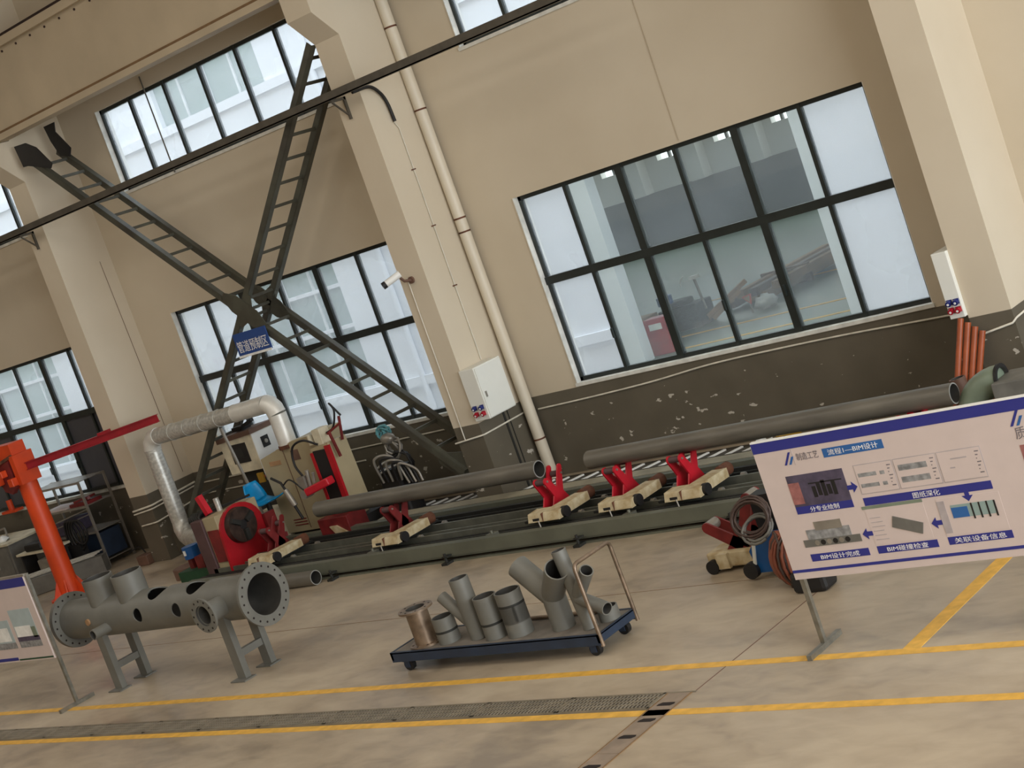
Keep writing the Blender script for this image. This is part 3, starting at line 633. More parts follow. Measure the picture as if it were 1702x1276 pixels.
# ------------------------------------------------------------------ beige cutting machine
bc = thing('cutting_machine', 'beige plasma cutting machine cabinet with a sloping top and side vents', 'machine', (-19.6, 16.6, 0))
build('cabinet', MB().prism([(-20.28, 16.2, .18), (-19.0, 16.2, .18), (-18.95, 16.2, 1.62), (-19.45, 16.2, 1.6), (-20.3, 16.2, 1.42)], (0, .6, 0)), M['beige'], bc, bev=.012)
build('plinth', MB().box(-20.2, -18.8, 16.25, 17.1, 0, .18), M['dark'], bc)
build('door_seam', MB().box(-19.72, -19.712, 16.192, 16.2, .22, 1.5), M['brown'], bc)
lb = build('maker_plate', MB().box(-20.12, -19.86, 16.19, 16.2, 1.28, 1.35), M['tan'], bc, label='tan plate')
build('notice', MB().box(-19.55, -19.38, 16.19, 16.2, 1.3, 1.46), M['brown'], bc)
for k in range(3): build('vent', MB().box(-20.05, -19.75, 16.19, 16.2, .28+.045*k, .295+.045*k), M['dred'], bc)
co_ = thing('cutting_column', 'red and black upright slide column with a torch arm beside the beige machine', 'machine', (-18.6, 16.1, 0))
build('base', MB().box(-19.0, -18.35, 15.75, 16.15, .1, .42), M['dred'], co_, bev=.01)
build('skirt', MB().box(-19.15, -18.2, 15.66, 16.16, .06, .1), M['rust'], co_)
build('hopper', MB().prism([(-18.6, 15.72, .3), (-18.3, 15.72, .12), (-18.6, 15.72, .1), (-18.75, 15.72, .3)], (0, .3, 0)), M['cream'], co_)
build('column_body', MB().prism([(-18.78, 15.95, .42), (-18.36, 15.95, .42), (-18.4, 15.95, 1.5), (-18.82, 15.95, 1.46)], (0, .38, 0)), M['beige'], co_, bev=.01)
build('slide_cover', MB().box(-18.76, -18.46, 15.93, 15.95, .45, 1.42), M['black'], co_, label='black slide bellows')
build('side_strip', MB().box(-18.46, -18.36, 15.91, 15.955, .42, 1.47), M['red'], co_, label='red strip')
build('side_strip', MB().box(-18.82, -18.76, 15.92, 15.955, .42, 1.4), M['red'], co_, label='red strip')
ar = build('arm', MB().bar((-18.42, 15.78, .98), (-18.95, 15.75, .88), .16, .12), M['red2'], co_, bev=.02)
build('arm_cap', MB().cyl((-19.0, 15.68, .86), (-19.0, 15.84, .86), .07, n=14), M['rack'], co_)
tb = build('torch_block', MB().box(-19.05, -18.9, 15.7, 15.82, .95, 1.12).cyl((-18.85, 15.75, .95), (-18.82, 15.75, 1.2), .03, n=10).cyl((-18.75, 15.75, 1.0), (-18.7, 15.75, 1.15), .025, n=10), M['rack'], co_)
build('torch', MB().sweep([(-19.6, 15.7, 1.2), (-19.42, 15.7, 1.1), (-19.36, 15.7, .95)], .02, 8).sweep([(-19.3, 15.7, .72), (-19.22, 15.7, .5)], .022, 8), M['black'], tb)
build('torch_body', MB().cyl((-19.38, 15.7, .98), (-19.28, 15.7, .72), .045, n=10), M['rack'], tb)
build('torch_lead', MB().sweep(curve([(-19.4, 15.7, 1.05), (-19.2, 15.7, 1.12), (-19.0, 15.7, .95), (-18.92, 15.7, .85)]), .012, 6), M['black'], tb)
build('top_motor', MB().box(-18.72, -18.55, 16.0, 16.2, 1.47, 1.72).cyl((-18.85, 16.05, 1.5), (-18.85, 16.05, 1.66), .04, n=10), M['cab'], co_, bev=.008)
build('lifting_frame', MB().bar((-18.34, 16.2, 1.45), (-18.3, 16.25, 1.8), .02, .04).bar((-18.28, 16.0, 1.25), (-18.34, 16.0, 1.65), .025, .04).bar((-18.5, 16.1, 1.6), (-18.15, 16.1, 1.72), .03, .03), M['dred'], co_)
build('hose_loop', MB().sweep(curve([(-18.65, 15.98, 1.5), (-18.85, 15.9, 1.62), (-19.1, 15.88, 1.55), (-19.15, 15.85, 1.3), (-19.0, 15.8, 1.1)]), .018, 8), M['black'], co_)
build('hose_loop', MB().sweep(curve([(-18.6, 16.1, 1.6), (-18.45, 16.2, 1.66), (-18.3, 16.2, 1.9), (-18.35, 16.2, 2.02), (-18.25, 16.25, 1.8)]), .016, 8), M['black'], co_)
# cables and regulator behind the column
for k, (mt, r, nm, l) in enumerate((('teal', .016, 'hose_coil', 'pale teal hose coiled behind the red column'), ('rack', .018, 'hose_coil', 'grey looped hoses hanging behind the red column'), ('black', .02, 'hose_coil', 'black cable loops low behind the red column'))):
    pts = []
    for i in range(46):
        a = i*.62+k; rr = .08+.03*math.sin(i*.37+k)+.05*k
        pts.append((-18.05+.09*k+rr*math.cos(a), 16.75+.05*math.sin(i), 1.32-.26*k+rr*math.sin(a)*1.05))
    build(nm, MB().sweep(pts, r, 7), M[mt], label=l, cat='hose')
wg = thing('wire_feeder', 'dark wire feeder unit standing against the wall behind the column', 'machine', (-18.0, 16.7, 0))
build('body', MB().box(-18.3, -17.85, 16.55, 16.9, 0, .8), M['black'], wg, bev=.05)
build('cover', MB().ball((-17.98, 16.72, 1.22), .13, .1, .09), M['rack'], wg)
for k in range(5): build('hose_arc', MB().sweep(curve([(-18.15+.1*k, 16.5, .62), (-18.1+.12*k, 16.42, 1.0-.03*k), (-17.8+.1*k, 16.5, .98-.06*k), (-17.62+.07*k, 16.5, .55)]), .02, 7), M['black' if k % 2 else 'rack'], wg)
for z in (.75, .85): build('handle', MB().sweep(curve([(-18.2, 16.52, z), (-18.0, 16.48, z+.07), (-17.78, 16.52, z+.1)]), .014, 7), M['paper'], wg)
build('wall_stain', MB().prism([(-17.6, 17.545, .35), (-17.2, 17.545, .32), (-16.8, 17.545, .5), (-16.9, 17.545, .72), (-17.15, 17.545, .78), (-17.3, 17.545, .62), (-17.6, 17.545, .56)], (0, .004, 0)), M['wood'], label='rough pale patch on the grey wall at the brace foot', cat='patch')

# ------------------------------------------------------------------ jib crane
jb = thing('jib_crane', 'bright orange jib crane post with a red arm at the left edge', 'crane', (-25.2, 15.25, 0))
build('post', MB().cyl((-25.2, 15.25, .0), (-25.2, 15.25, 2.5), .18, .165, 28), M['orange'], jb)
for k in range(6):
    a = k*pi/3+.3; u = Vector((math.cos(a), math.sin(a), 0)); c = Vector((-25.2, 15.25, 0)); w_ = Vector((-u.y, u.x, 0))*.01
    build('gusset', MB().prism([c+u*.16-w_, c+u*.34-w_, c+u*.16-w_+Vector((0, 0, .35))], w_*2), M['orange'], jb)
build('base_flange', MB().cyl((-25.2, 15.25, 0), (-25.2, 15.25, .03), .36, n=28), M['orange'], jb)
hd = build('head', MB().prism([(-25.9, 15.05, 2.3), (-25.02, 15.05, 2.5), (-25.02, 15.05, 2.82), (-26.4, 15.05, 2.82), (-26.4, 15.05, 2.3)], (0, .3, 0)), M['orange'], jb, bev=.01)
build('cheek', MB().box(-25.08, -24.96, 15.0, 15.4, 2.1, 2.62), M['orange'], jb)
build('bracket', MB().prism([(-25.15, 15.0, 2.1), (-25.15, 15.0, 2.55), (-25.7, 15.0, 2.55), (-25.55, 15.0, 2.05), (-25.35, 15.0, 1.98)], (0, .08, 0)), M['dred'], jb)
for q, (x, z, w_, h_) in enumerate(((-25.62, 2.18, .16, .3), (-25.4, 2.3, .12, .12), (-25.18, 2.12, .14, .14), (-25.75, 2.35, .16, .2))):
    build('hoist_block', MB().box(x, x+w_, 14.88, 15.0, z, z+h_), M['orange'], jb, bev=.012)
build('hoist_wheel', MB().cyl((-25.6, 14.86, 2.52), (-25.6, 15.0, 2.52), .08, n=16).cyl((-25.8, 14.86, 2.45), (-25.8, 15.0, 2.45), .07, n=16), M['tan'], jb)
build('rod', MB().bar((-25.5, 14.97, 2.52), (-25.0, 15.02, 2.62), .03, .05), M['rust'], jb)
a, b = Vector((-24.95, 15.2, 2.43)), Vector((-22.78, 16.58-.1, 2.49))
build('arm', MB().bar(a, b, .1, .012).bar(a+Vector((0, 0, -.12)), b+Vector((0, 0, -.12)), .1, .012).bar(a-Vector((0, 0, .06)), b-Vector((0, 0, .06)), .012, .12), M['maroon'], jb, label='deep red I beam arm')
m_ = a.lerp(b, .62); build('trolley', MB().bar(m_+Vector((-.1, -.08, .02)), m_+Vector((.1, .0, .03)), .1, .05), M['maroon'], jb)

# ------------------------------------------------------------------ left corner: rack, workbench, bits
rk = thing('shelf_rack', 'grey steel shelf rack with sheet metal shelves in front of the left window', 'rack', (-26.9, 17.05, 0))
X0, X1, Y0, Y1 = -27.9, -26.14, 16.76, 17.34
for x in (X0, X1):
    for y in (Y0, Y1): build('leg', MB().box(x-.02, x+.02, y-.02, y+.02, 0, 1.65), M['rack'], rk)
for z in (1.64, 1.18, .68, .12):
    s = build('shelf', MB().box(X0, X1, Y0, Y1, z-.012, z), M['rack'], rk)
    for y in (Y0, Y1): build('shelf_edge', MB().box(X0, X1, y-.012, y+.012, z-.035, z+.005), M['rack'], s)
for z in (1.0, .9): build('brace', MB().bar((X0, Y0, z-.1), (X1, Y0, z+.12), .02, .02), M['rack'], rk)
build('plastic_crate', MB().box(-26.75, -26.2, 16.84, 17.3, .15, .62), M['navy'], label='dark blue crate on the low shelf of the rack', cat='crate', bev=.01)
build('carton', MB().box(-27.6, -27.0, 16.84, 17.3, .69, .95), M['bphoto'], label='dark grey carton on the middle shelf of the rack', cat='box', bev=.01)
build('metal_offcuts', MB().box(-26.8, -26.25, 16.84, 17.2, 1.18, 1.24).bar((-26.7, 16.9, 1.26), (-26.3, 17.1, 1.3), .06, .04).bar((-26.6, 17.1, 1.27), (-26.2, 16.9, 1.29), .05, .05), M['dred'], label='reddish metal offcuts on the upper shelf of the rack', cat='scrap')
build('sheet_stack', MB().box(-27.75, -26.9, 16.8, 17.28, 1.18, 1.205), M['bpanel'], label='pale sheets lying on the upper shelf of the rack', cat='sheets')
# black hose reel hanging in front of the rack
hr = thing('hose_reel', 'black hoses and cables looped over the front of the rack', 'hose', (-26.5, 16.65, 0))
for k in range(4):
    pts = [(-26.75+.13*k+(.16+.02*k)*math.cos(t*.35), 16.62-.02*k, .62+.05*k+(.38-.05*k)*math.sin(t*.35)) for t in range(19)]
    build('loop', MB().sweep(pts, .022, 7), M['black'], hr)
build('handle_plate', MB().box(-26.9, -26.5, 16.55, 16.7, .2, .55), M['black'], hr)
build('leg', MB().bar((-26.6, 16.6, 0), (-26.6, 16.6, .4), .03, .03).bar((-26.85, 16.6, 0), (-26.85, 16.6, .4), .03, .03), M['black'], hr)
wt = thing('work_table', 'pale topped work table with a black tool bag beside the orange post', 'table', (-27.5, 16.2, 0))
build('top', MB().box(-28.0, -26.75, 16.15, 16.55, .62, .66), M['cab'], wt)
for x in (-27.95, -26.85): build('leg', MB().box(x, x+.04, 16.2, 16.5, 0, .62), M['black'], wt)
build('tool_bag', MB().box(-27.75, -27.2, 16.2, 16.5, .66, .8), M['black'], label='black tool bag lying on the pale topped table', cat='bag', bev=.04)
build('storage_bin', MB().box(-27.3, -26.85, 16.1, 16.5, 0, .5), M['rack'], label='dented silver bin under the pale topped table', cat='bin', bev=.02)
wb = thing('workbench', 'long grey steel workbench cupboard at the left edge', 'workbench', (-30, 16.6, 0))
build('body', MB().box(-32.5, -28.4, 16.3, 17.2, 0, .84), M['cabg'], wb, bev=.01)
build('top', MB().box(-32.5, -28.38, 16.27, 17.22, .84, .88), M['cab'], wb)
for x in (-28.45, -29.4, -30.35, -31.3): 
    d = build('door', MB().box(x-.9, x-.02, 16.285, 16.3, .06, .8), M['cabg'], wb)
    build('handle', MB().box(x-.5, x-.47, 16.27, 16.285, .4, .56), M['rack'], d)
build('crumpled_paper', MB().ball((-28.9, 16.5, .93), .16, .12, .07, jit=.25), M['paper'], label='crumpled white paper on the workbench', cat='paper')
build('bench_frame', MB().bar((-29.6, 16.4, .88), (-29.6, 16.4, 1.05), .03, .03).bar((-29.6, 16.4, 1.05), (-28.8, 16.6, 1.12), .03, .03).bar((-28.8, 16.6, 1.12), (-28.8, 16.6, .88), .03, .03), M['rack'], label='small bent steel frame on the workbench', cat='frame')
build('orange_fitting', MB().box(-29.9, -29.4, 17.3, 17.5, 1.25, 1.3).cyl((-29.65, 17.4, 1.3), (-29.65, 17.4, 1.5), .06, n=10), M['orange'], label='small orange fitting on the sill of the left window', cat='fitting')
build('wall_socket', MB().box(-24.75, -24.6, 17.45, 17.55, 1.2, 1.4).cyl((-24.68, 17.45, 1.28), (-24.68, 17.38, 1.26), .05, n=10), M['redp'], label='red and white socket on the wall left of the left pilaster', cat='socket')
build('power_cable', MB().sweep(curve([(-24.66, 17.4, 1.2), (-24.6, 17.3, .8), (-24.5, 17.0, .4), (-24.45, 16.7, .15), (-24.45, 16.5, .08)]), .012, 6), M['black'], label='black cable dropping from the red wall socket to the dark box', cat='cable')
build('power_cable', MB().sweep(curve([(-26.0, 17.0, .05), (-25.4, 16.95, .2), (-24.9, 16.7, .22), (-24.5, 16.5, .1)]), .012, 6), M['black'], label='black cable sagging from the rack to the dark box', cat='cable')
build('dark_box', MB().box(-24.68, -24.38, 16.36, 16.56, 0, .18), M['brown'], label='small dark brown box on the floor by the left pilaster', cat='box', bev=.015)
sb = thing('steel_profile', 'bundle of silver rails with a grey box beam on the floor behind the manifold', 'steel profiles', (-26.6, 15.9, 0))
for k in range(4):
    build('rail', MB().bar((-27.3, 15.3+.06*k, .33+.012*k), (-25.95, 16.42+.06*k, .33+.012*k), .045, .02), M['galv'], sb)
build('box_beam', MB().bar((-27.3, 15.3, .16), (-25.8, 16.5, .16), .3, .3), M['cabg'], sb)

# ------------------------------------------------------------------ right corner
for k, (dx, l) in enumerate(((0, 'first orange pipe from the left, leaning on the wall by the right pilaster'), (.07, 'second orange pipe leaning by the right pilaster'), (.14, 'third orange pipe leaning by the right pilaster'), (.21, 'shorter rightmost orange pipe leaning by the right pilaster'))):
    build('orange_pipe', MB().tube((-8.62+dx, 16.05+.03*k, .35), (-8.42+dx*.95, 16.38, 1.24-.06*k), .034, .026, 16), M['opipe'], label=l, cat='pipe', group='orange leaning pipes')
dr = thing('scrap_drum', 'brown scrap drum behind the open end of the longest pipe', 'drum', (-8.3, 16.05, 0))
build('drum', MB().tube((-8.3, 16.1, 0), (-8.3, 16.1, .55), .27, .25, 28), M['brown'], dr)
build('fill', MB().cyl((-8.3, 16.0, 0), (-8.3, 16.0, .5), .25, n=28), M['rust'], dr)
build('pipe_offcut', MB().tube((-8.38, 15.85, .5), (-8.4, 15.85, .72), .09, .07, 20), M['brown'], label='short brown pipe offcut standing in the scrap drum', cat='pipe')
el = thing('pipe_elbow', 'grey green pipe elbow resting on the bench behind the display board', 'elbow', (-7.8, 15.2, .5))
pts = [(-8.05+.42*(1-math.cos(t)), 15.2, .45+.42*math.sin(t)) for t in [i*pi/2/10 for i in range(11)]]
pts = [(-8.0+.4*math.sin(t)*0+.4*(1-math.cos(t)), 15.2, .42+.36*math.sin(t)) for t in [i*pi/2/10 for i in range(11)]]
build('bend', MB().sweep(pts, .15, 22), M['egreen'], el)
build('flange_edge', MB().tube((pts[-1][0], 15.2, pts[-1][2]), (pts[-1][0]+.03, 15.2, pts[-1][2]), .16, .12, 22), M['black'], el)
build('timber_block', MB().box(-8.3, -7.65, 14.9, 15.5, .24, .42), M['wood'], label='dark block under the grey green elbow', cat='block')
build('yellow_bucket', MB().cyl((-11.15, 16.6, 0), (-11.15, 16.6, .28), .13, .16, 20), M['ochre'], label='yellow bucket on the floor behind the longest pipe', cat='bucket')
build('plastic_bag', MB().ball((-11.35, 16.35, .15), .2, .16, .15, jit=.25), M['paper'], label='crumpled clear plastic bag beside the yellow bucket', cat='bag')

build('low_cabinet', MB().box(-7.6, -6.4, 14.95, 15.45, 0, .8), M['cabg'], label='low olive grey cabinet butting against the pipe elbow behind the right board', cat='cabinet', bev=.01)
# V stand standing on the floor by the display board
v2 = thing('floor_pipe_stand', 'dull red V pipe stand on a cream wheeled base left of the right display board', 'pipe stand', (-9.45, 12.8, 0))
build('base', MB().box(-9.85, -8.95, 12.62, 12.98, .04, .2), M['cream'], v2, bev=.02)
for x in (-9.78, -9.02):
    build('wheel', MB().cyl((x, 12.56, .07), (x, 12.62, .07), .07, n=18), M['black'], v2)
    build('wheel_guard', MB().box(x+.06, x+.2, 12.58, 12.62, .04, .19), M['cream'], v2)
for y in (12.68, 12.86):
    for (tx, tz) in ((-9.78, .44), (-9.22, .68)):
        top = Vector((tx, y, tz)); bot = Vector((-9.42 if tx < -9.5 else -9.42, y, .22)); d = (top-bot).normalized(); n = Vector((d.z, 0, -d.x))*.055
        pts = [bot-n*1.2, bot+n*1.2, top+n]+[top+n*math.cos(pi*k/6)+d*.055*math.sin(pi*k/6) for k in range(1, 6)]+[top-n]
        build('arm', MB().prism(pts, (0, .022, 0)), M['dred'], v2)
    build('web', MB().prism([(-9.62, y, .2), (-9.18, y, .2), (-9.35, y, .36), (-9.48, y, .36)], (0, .02, 0)), M['dred'], v2)
for (tx, tz) in ((-9.78, .44), (-9.22, .68)): build('roller', MB().cyl((tx, 12.7, tz), (tx, 12.86, tz), .055, n=16), M['rack'], v2)
# welding set behind the board
ws = thing('welding_machine', 'blue welding machine half hidden behind the right display board', 'machine', (-8.85, 12.45, 0))
build('body', MB().prism([(-9.06, 12.3, .06), (-8.6, 12.3, .06), (-8.6, 12.3, .42), (-8.98, 12.3, .42), (-9.1, 12.3, .28)], (0, .4, 0)), M['mblue'], ws, bev=.015)
build('front_edge', MB().bar((-9.09, 12.29, .08), (-9.0, 12.29, .42), .02, .03), M['ebox'], ws)
build('wheel', MB().cyl((-9.12, 12.25, .1), (-9.12, 12.32, .1), .08, n=18), M['black'], ws)
build('wheel', MB().cyl((-8.7, 12.22, .07), (-8.7, 12.29, .07), .07, n=18), M['black'], ws)
build('control_panel', MB().box(-9.0, -8.66, 12.42, 12.6, .42, .78), M['black'], ws)
def coil(name, label, c, rx, rz, r, mt, turns, tilt=0, par=None, flat=.03):
    pts = [(c[0]+rx*math.cos(t*.4)*(1+.06*math.sin(t*.13)), c[1]+flat*math.sin(t*.07)+tilt*math.sin(t*.4), c[2]+rz*math.sin(t*.4)+.03*math.sin(t*.05)) for t in range(int(turns*15.7))]
    return build(name, MB().sweep(pts, r, 6), M[mt], par, label=label, cat=None if par else 'cable')
coil('cable_coil', 'brown cable coil hung on the welding machine left of the display board', (-8.92, 12.25, .62), .2, .16, .013, 'coil', 7, .06)
coil('cable_coil', 'grey cable coil hanging lower on the welding machine', (-8.87, 12.22, .5), .15, .1, .014, 'cabg', 4, .08)
rl = thing('hose_drum', 'drum wrapped in orange hose on the floor behind the right display board', 'hose', (-8.55, 12.05, 0))
build('core', MB().ball((-8.58, 12.05, .24), .13, .13, .2), M['hose'], rl)
for k in range(14):
    a = -.9+k*.21
    build('hose_turn', MB().sweep([(-8.58+.21*math.cos(t*.4)*math.cos(a)+.02*k, 12.05+.21*math.cos(t*.4)*math.sin(a), .25+.27*math.sin(t*.4)) for t in range(17)], .014, 6), M['coil' if k % 3 == 0 else 'hose'], rl)
build('shoulder_bag', MB().box(-8.4, -8.05, 11.78, 12.02, 0, .2), M['black'], label='black bag on the floor beside the leg of the right board', cat='bag', bev=.04)

# ------------------------------------------------------------------ flanged manifold on legs
mf = thing('pipe_manifold', 'large grey flanged pipe manifold with two open nozzles on a leg frame', 'manifold', (-16.5, 11.05, 0))
AY, AZ = 11.06, .9
body = build('header_pipe', MB().tube((-18.4, AY, AZ), (-14.62, AY, AZ), .25, .235, 96), M['grey'], mf)
def cutter(a, b, r):
    c = build('cutter', MB().cyl(a, b, r, n=32), M['grey'], mf); return c
for x in (-16.42, -15.66): boolean(body, cutter((x, AY, AZ), (x, AY, AZ+.5), .185))
for x in (-16.72, -15.95): boolean(body, cutter((x, AY, AZ+.02), (x, AY-.5, AZ+.02), .085))
for x in (-17.62, -17.0):
    boolean(body, cutter((x, AY, AZ), (x, AY, AZ+.5), .17))
    nz = build('nozzle', MB().tube((x, AY, AZ+.17), (x, AY, AZ+.5), .19, .175, 32), M['grey'], mf)
def flange(name, c, ax, ro, ri, th, nb, par, mt='grey'):
    c = Vector(c); ax = Vector(ax)
    f_ = build(name, MB().tube(c-ax*th/2, c+ax*th/2, ro, ri, 48), M[mt], par)
    e_, g_ = MB()._fr(ax); rb = (ro+ri)/2+.012
    for k in range(nb):
        a = 2*pi*k/nb; p = c+rb*(math.cos(a)*e_+math.sin(a)*g_)
        build('bolt_hole', MB().cyl(p-ax*(th/2+.0015), p+ax*(th/2+.0015), .013, n=8), M['hole'], f_)
    return f_
flange('flange', (-14.64, AY, AZ), (1, 0, 0), .355, .235, .035, 20, mf)
lf = flange('flange', (-18.4, AY, AZ), (1, 0, 0), .35, .235, .035, 20, mf)
build('blind_cover', MB().cyl((-18.45, AY, AZ), (-18.42, AY, AZ), .35, n=40), M['grey'], mf)
build('branch', MB().tube((-15.12, AY-.15, AZ), (-15.12, 10.58, AZ), .12, .105, 28), M['grey'], mf)
flange('branch_flange', (-15.12, 10.57, AZ), (0, 1, 0), .2, .12, .03, 12, mf)
build('drain_branch', MB().tube((-17.42, AY-.18, AZ-.08), (-17.42, 10.6, AZ-.08), .065, .053, 22), M['grey'], mf)
build('gauge_stub', MB().cyl((-17.75, AY-.22, AZ+.02), (-17.75, AY-.27, AZ+.02), .04, n=14), M['tan'], mf)
for i, x in enumerate((-17.72, -15.27)):
    for y in (10.86, 11.26):
        build('leg', MB().box(x-.07, x+.07, y-.012, y+.012, .015, .76).box(x-.07, x-.058, y+.012, y+.07, .015, .76).box(x+.058, x+.07, y+.012, y+.07, .015, .76), M['grey'], mf)
        build('foot_plate', MB().box(x-.13, x+.13, y-.09, y+.09, 0, .015), M['grey'], mf)
    build('tie_bar', MB().box(x-.02, x+.05, 10.86, 11.26, .25, .33), M['grey'], mf)

# ------------------------------------------------------------------ trolley with pipe pieces
ct = thing('platform_trolley', 'flat blue edged platform trolley with a tubular push handle', 'trolley', (-11.15, 11, 0))
DZ = .215
cx0, cx1, cy0, cy1 = -12.57, -9.8, 10.7, 11.3
build('deck', MB().box(cx0, cx1, cy0, cy1, DZ-.012, DZ), M['wood'], ct)
for y in (cy0, cy1-.03): build('side_rail', MB().box(cx0, cx1, y, y+.03, DZ-.1, DZ+.005), M['navy'], ct, label='dark blue rail')
for x in (cx0, cx1-.03): build('end_rail', MB().box(x, x+.03, cy0, cy1, DZ-.08, DZ+.004), M['navy'], ct, label='dark blue rail')
for x in (cx0+.15, cx1-.15):
    for y in (cy0+.07, cy1-.07):
        cs = build('caster', MB().box(x-.05, x+.05, y-.04, y+.04, .1, .12).box(x-.035, x+.035, y-.035, y-.028, .035, .11).box(x-.035, x+.035, y+.028, y+.035, .035, .11), M['navy'], ct)
        build('wheel', MB().cyl((x+.01, y-.026, .062), (x+.01, y+.026, .062), .062, n=20), M['black'], cs)
hx = cx1-.02
build('handle', MB().sweep([(hx+.02, cy0+.02, .1), (hx, cy0+.02, .84)]+[(hx, cy0+.02+.05*(1-math.cos(t)), .84+.05*math.sin(t)) for t in (pi/6, pi/3, pi/2)]+[(hx, cy1-.07+.05*math.sin(t), .84+.05*math.cos(t)) for t in (0, pi/6, pi/3, pi/2)]+[(hx+.02, cy1-.02, .1)], .02, 12), M['mesh'], ct, label='bare steel push handle')
def piece(name, label, x, y=10.86): return thing(name, label, 'pipe piece', (x, y, DZ))
Z0 = DZ+.001
t = piece('flanged_pipe', 'short rusty steel pipe with a flange at each end, leftmost on the trolley', -12.2, 10.9)
build('barrel', MB().tube((-12.2, 10.9, Z0), (-12.2, 10.9, .58), .115, .1), M['mesh'], t)
for z in (Z0, .58): 
    fl_ = build('flange', MB().tube((-12.2, 10.9, z), (-12.2, 10.9, z+.02), .18, .1, 36), M['mesh'], t)
    for k in range(8): build('bolt_hole', MB().cyl((-12.2+.145*math.cos(k*pi/4), 10.9+.145*math.sin(k*pi/4), z-.001), (-12.2+.145*math.cos(k*pi/4), 10.9+.145*math.sin(k*pi/4), z+.0215), .012, n=8), M['hole'], fl_)
def grooved(x, y, z1, r, label, gz):
    t = piece('grooved_pipe', label, x, y)
    m = MB(); prev = Z0
    for g in gz: m.tube((x, y, prev), (x, y, g-.008), r, r-.013); m.tube((x, y, g-.008), (x, y, g+.008), r-.006, r-.014); prev = g+.008
    m.tube((x, y, prev), (x, y, z1), r, r-.013)
    o = build('barrel', m, M['grey'], t)
    for g in gz[:1]: build('groove', MB().tube((x, y, g-.012), (x, y, g+.012), r+.001, r-.004), M['bedd'], o)
grooved(-11.87, 10.9, .48, .115, 'short grey pipe ring with a groove, second from left on the trolley', (.34,))
t = piece('branched_pipe', 'tall grey pipe with a slanted branch to the left, on the trolley', -11.48, 10.93)
build('barrel', MB().tube((-11.48, 10.93, Z0), (-11.5, 10.93, .84), .1, .088), M['grey'], t)
build('branch', MB().tube((-11.53, 10.93, .36), (-11.84, 10.96, .66), .062, .052, 24), M['grey'], t)
grooved(-11.22, 10.9, .64, .118, 'grey pipe piece with a weld line, fourth on the trolley', (.37,))
grooved(-10.92, 10.92, .66, .13, 'wide grey pipe piece with a dark groove, in the middle of the trolley', (.53, .36))
t = piece('y_branch_pipe', 'large grey Y shaped pipe branch on the trolley', -10.42, 10.98)
b1 = Vector((-10.42, 10.98, .5))
build('stem', MB().tube((-10.42, 10.98, Z0), (-10.42, 10.98, .55), .115, .102), M['grey'], t)
build('hub', MB().ball((-10.42, 10.98, .56), .12), M['grey'], t)
build('branch', MB().tube(b1+Vector((0, 0, .03)), (-10.8, 11.05, .84), .115, .102), M['grey'], t)
build('branch', MB().tube(b1+Vector((0, 0, .05)), (-10.12, 10.82, .84), .115, .102), M['grey'], t)
t = piece('tall_branched_pipe', 'tallest slim grey pipe with two short branches by the trolley handle', -10.03, 10.9)
build('barrel', MB().tube((-10.03, 10.9, Z0), (-10.1, 10.9, .99), .072, .062), M['grey'], t)
build('branch', MB().tube((-10.02, 10.88, .56), (-9.76, 10.8, .8), .066, .055), M['grey'], t)
build('branch', MB().tube((-10.03, 10.88, .52), (-9.68, 10.8, .42), .062, .052), M['grey'], t)
t = piece('pipe_stub', 'low grey pipe stub under the trolley handle', -9.9, 11.05)
build('barrel', MB().tube((-9.93, 11.08, Z0), (-9.93, 11.08, .34), .1, .088), M['grey'], t)
build('copper_rod', MB().cyl((-11.6, 11.24, DZ+.022), (-10.1, 11.24, DZ+.022), .02, n=14), M['mesh'], label='copper coloured rod lying along the back of the trolley deck', cat='rod')
build('brass_sleeve', MB().tube((-11.75, 11.2, DZ+.03), (-11.55, 11.14, DZ+.03), .028, .02, 16), M['mesh'], label='small dark sleeve lying behind the tall pipe on the trolley', cat='sleeve')

# ------------------------------------------------------------------ display boards
BY = 10.52
def post(par, x, y, z1, mt='zinc'):
    build('post', MB().box(x-.02, x+.02, y+.0, y+.04, .03, z1), M[mt], par)
    build('foot', MB().box(x-.022, x+.022, y-.24, y+.27, 0, .045), M[mt], par)
b1 = thing('display_board', 'large white display board with process drawings and Chinese captions at the right', 'board', (-6, BY, 0))
X0, X1, Z0b, Z1b = -7.44, -4.6, .6, 1.75
post(b1, -7.4, BY+.02, 1.7); post(b1, -4.7, BY+.02, 1.7)
pn = build('panel', MB().box(X0, X1, BY, BY+.02, Z0b, Z1b), M['bpanel'], b1)
build('top_edge', MB().box(X0, X1, BY-.004, BY+.03, Z1b, Z1b+.012), M['white'], b1)
Q = lambda x, y: PY(1180+x/2.659, 640+y/2.659, BY)
def rect(name, p, q, mt, d=.002, label=None):
    a, b = Q(*p), Q(*q); x0, x1 = sorted((a.x, b.x)); z0, z1 = sorted((a.z, b.z))
    return build(name, MB().box(x0, x1, BY-d, BY, z0, z1), M[mt], pn, label=label), (x0, x1, z0, z1)
build('band', MB().box(X0, X1, BY-.002, BY, 1.665, 1.75), M['bblue'], pn, label='dark blue band along the top')
zl = Q(370, 832).z
build('band', MB().box(X0, X1, BY-.002, BY, zl, zl+.024), M['bblue'], pn, label='thin dark blue line along the bottom')
def caption(p, q, s, pad=.25, mt='bblue', tm='bwhite', fill=.62):
    _, (x0, x1, z0, z1) = rect('caption_bar', p, q, mt)
    h = (z1-z0); c = (x0+x1)/2; wd = min((x1-x0)*.9, h*fill*len(s)*1.05*pad*4)
    text('caption', s, c-wd/2, c+wd/2, z0+h*.18, z1-h*.18, BY-.002, M[tm], pn)
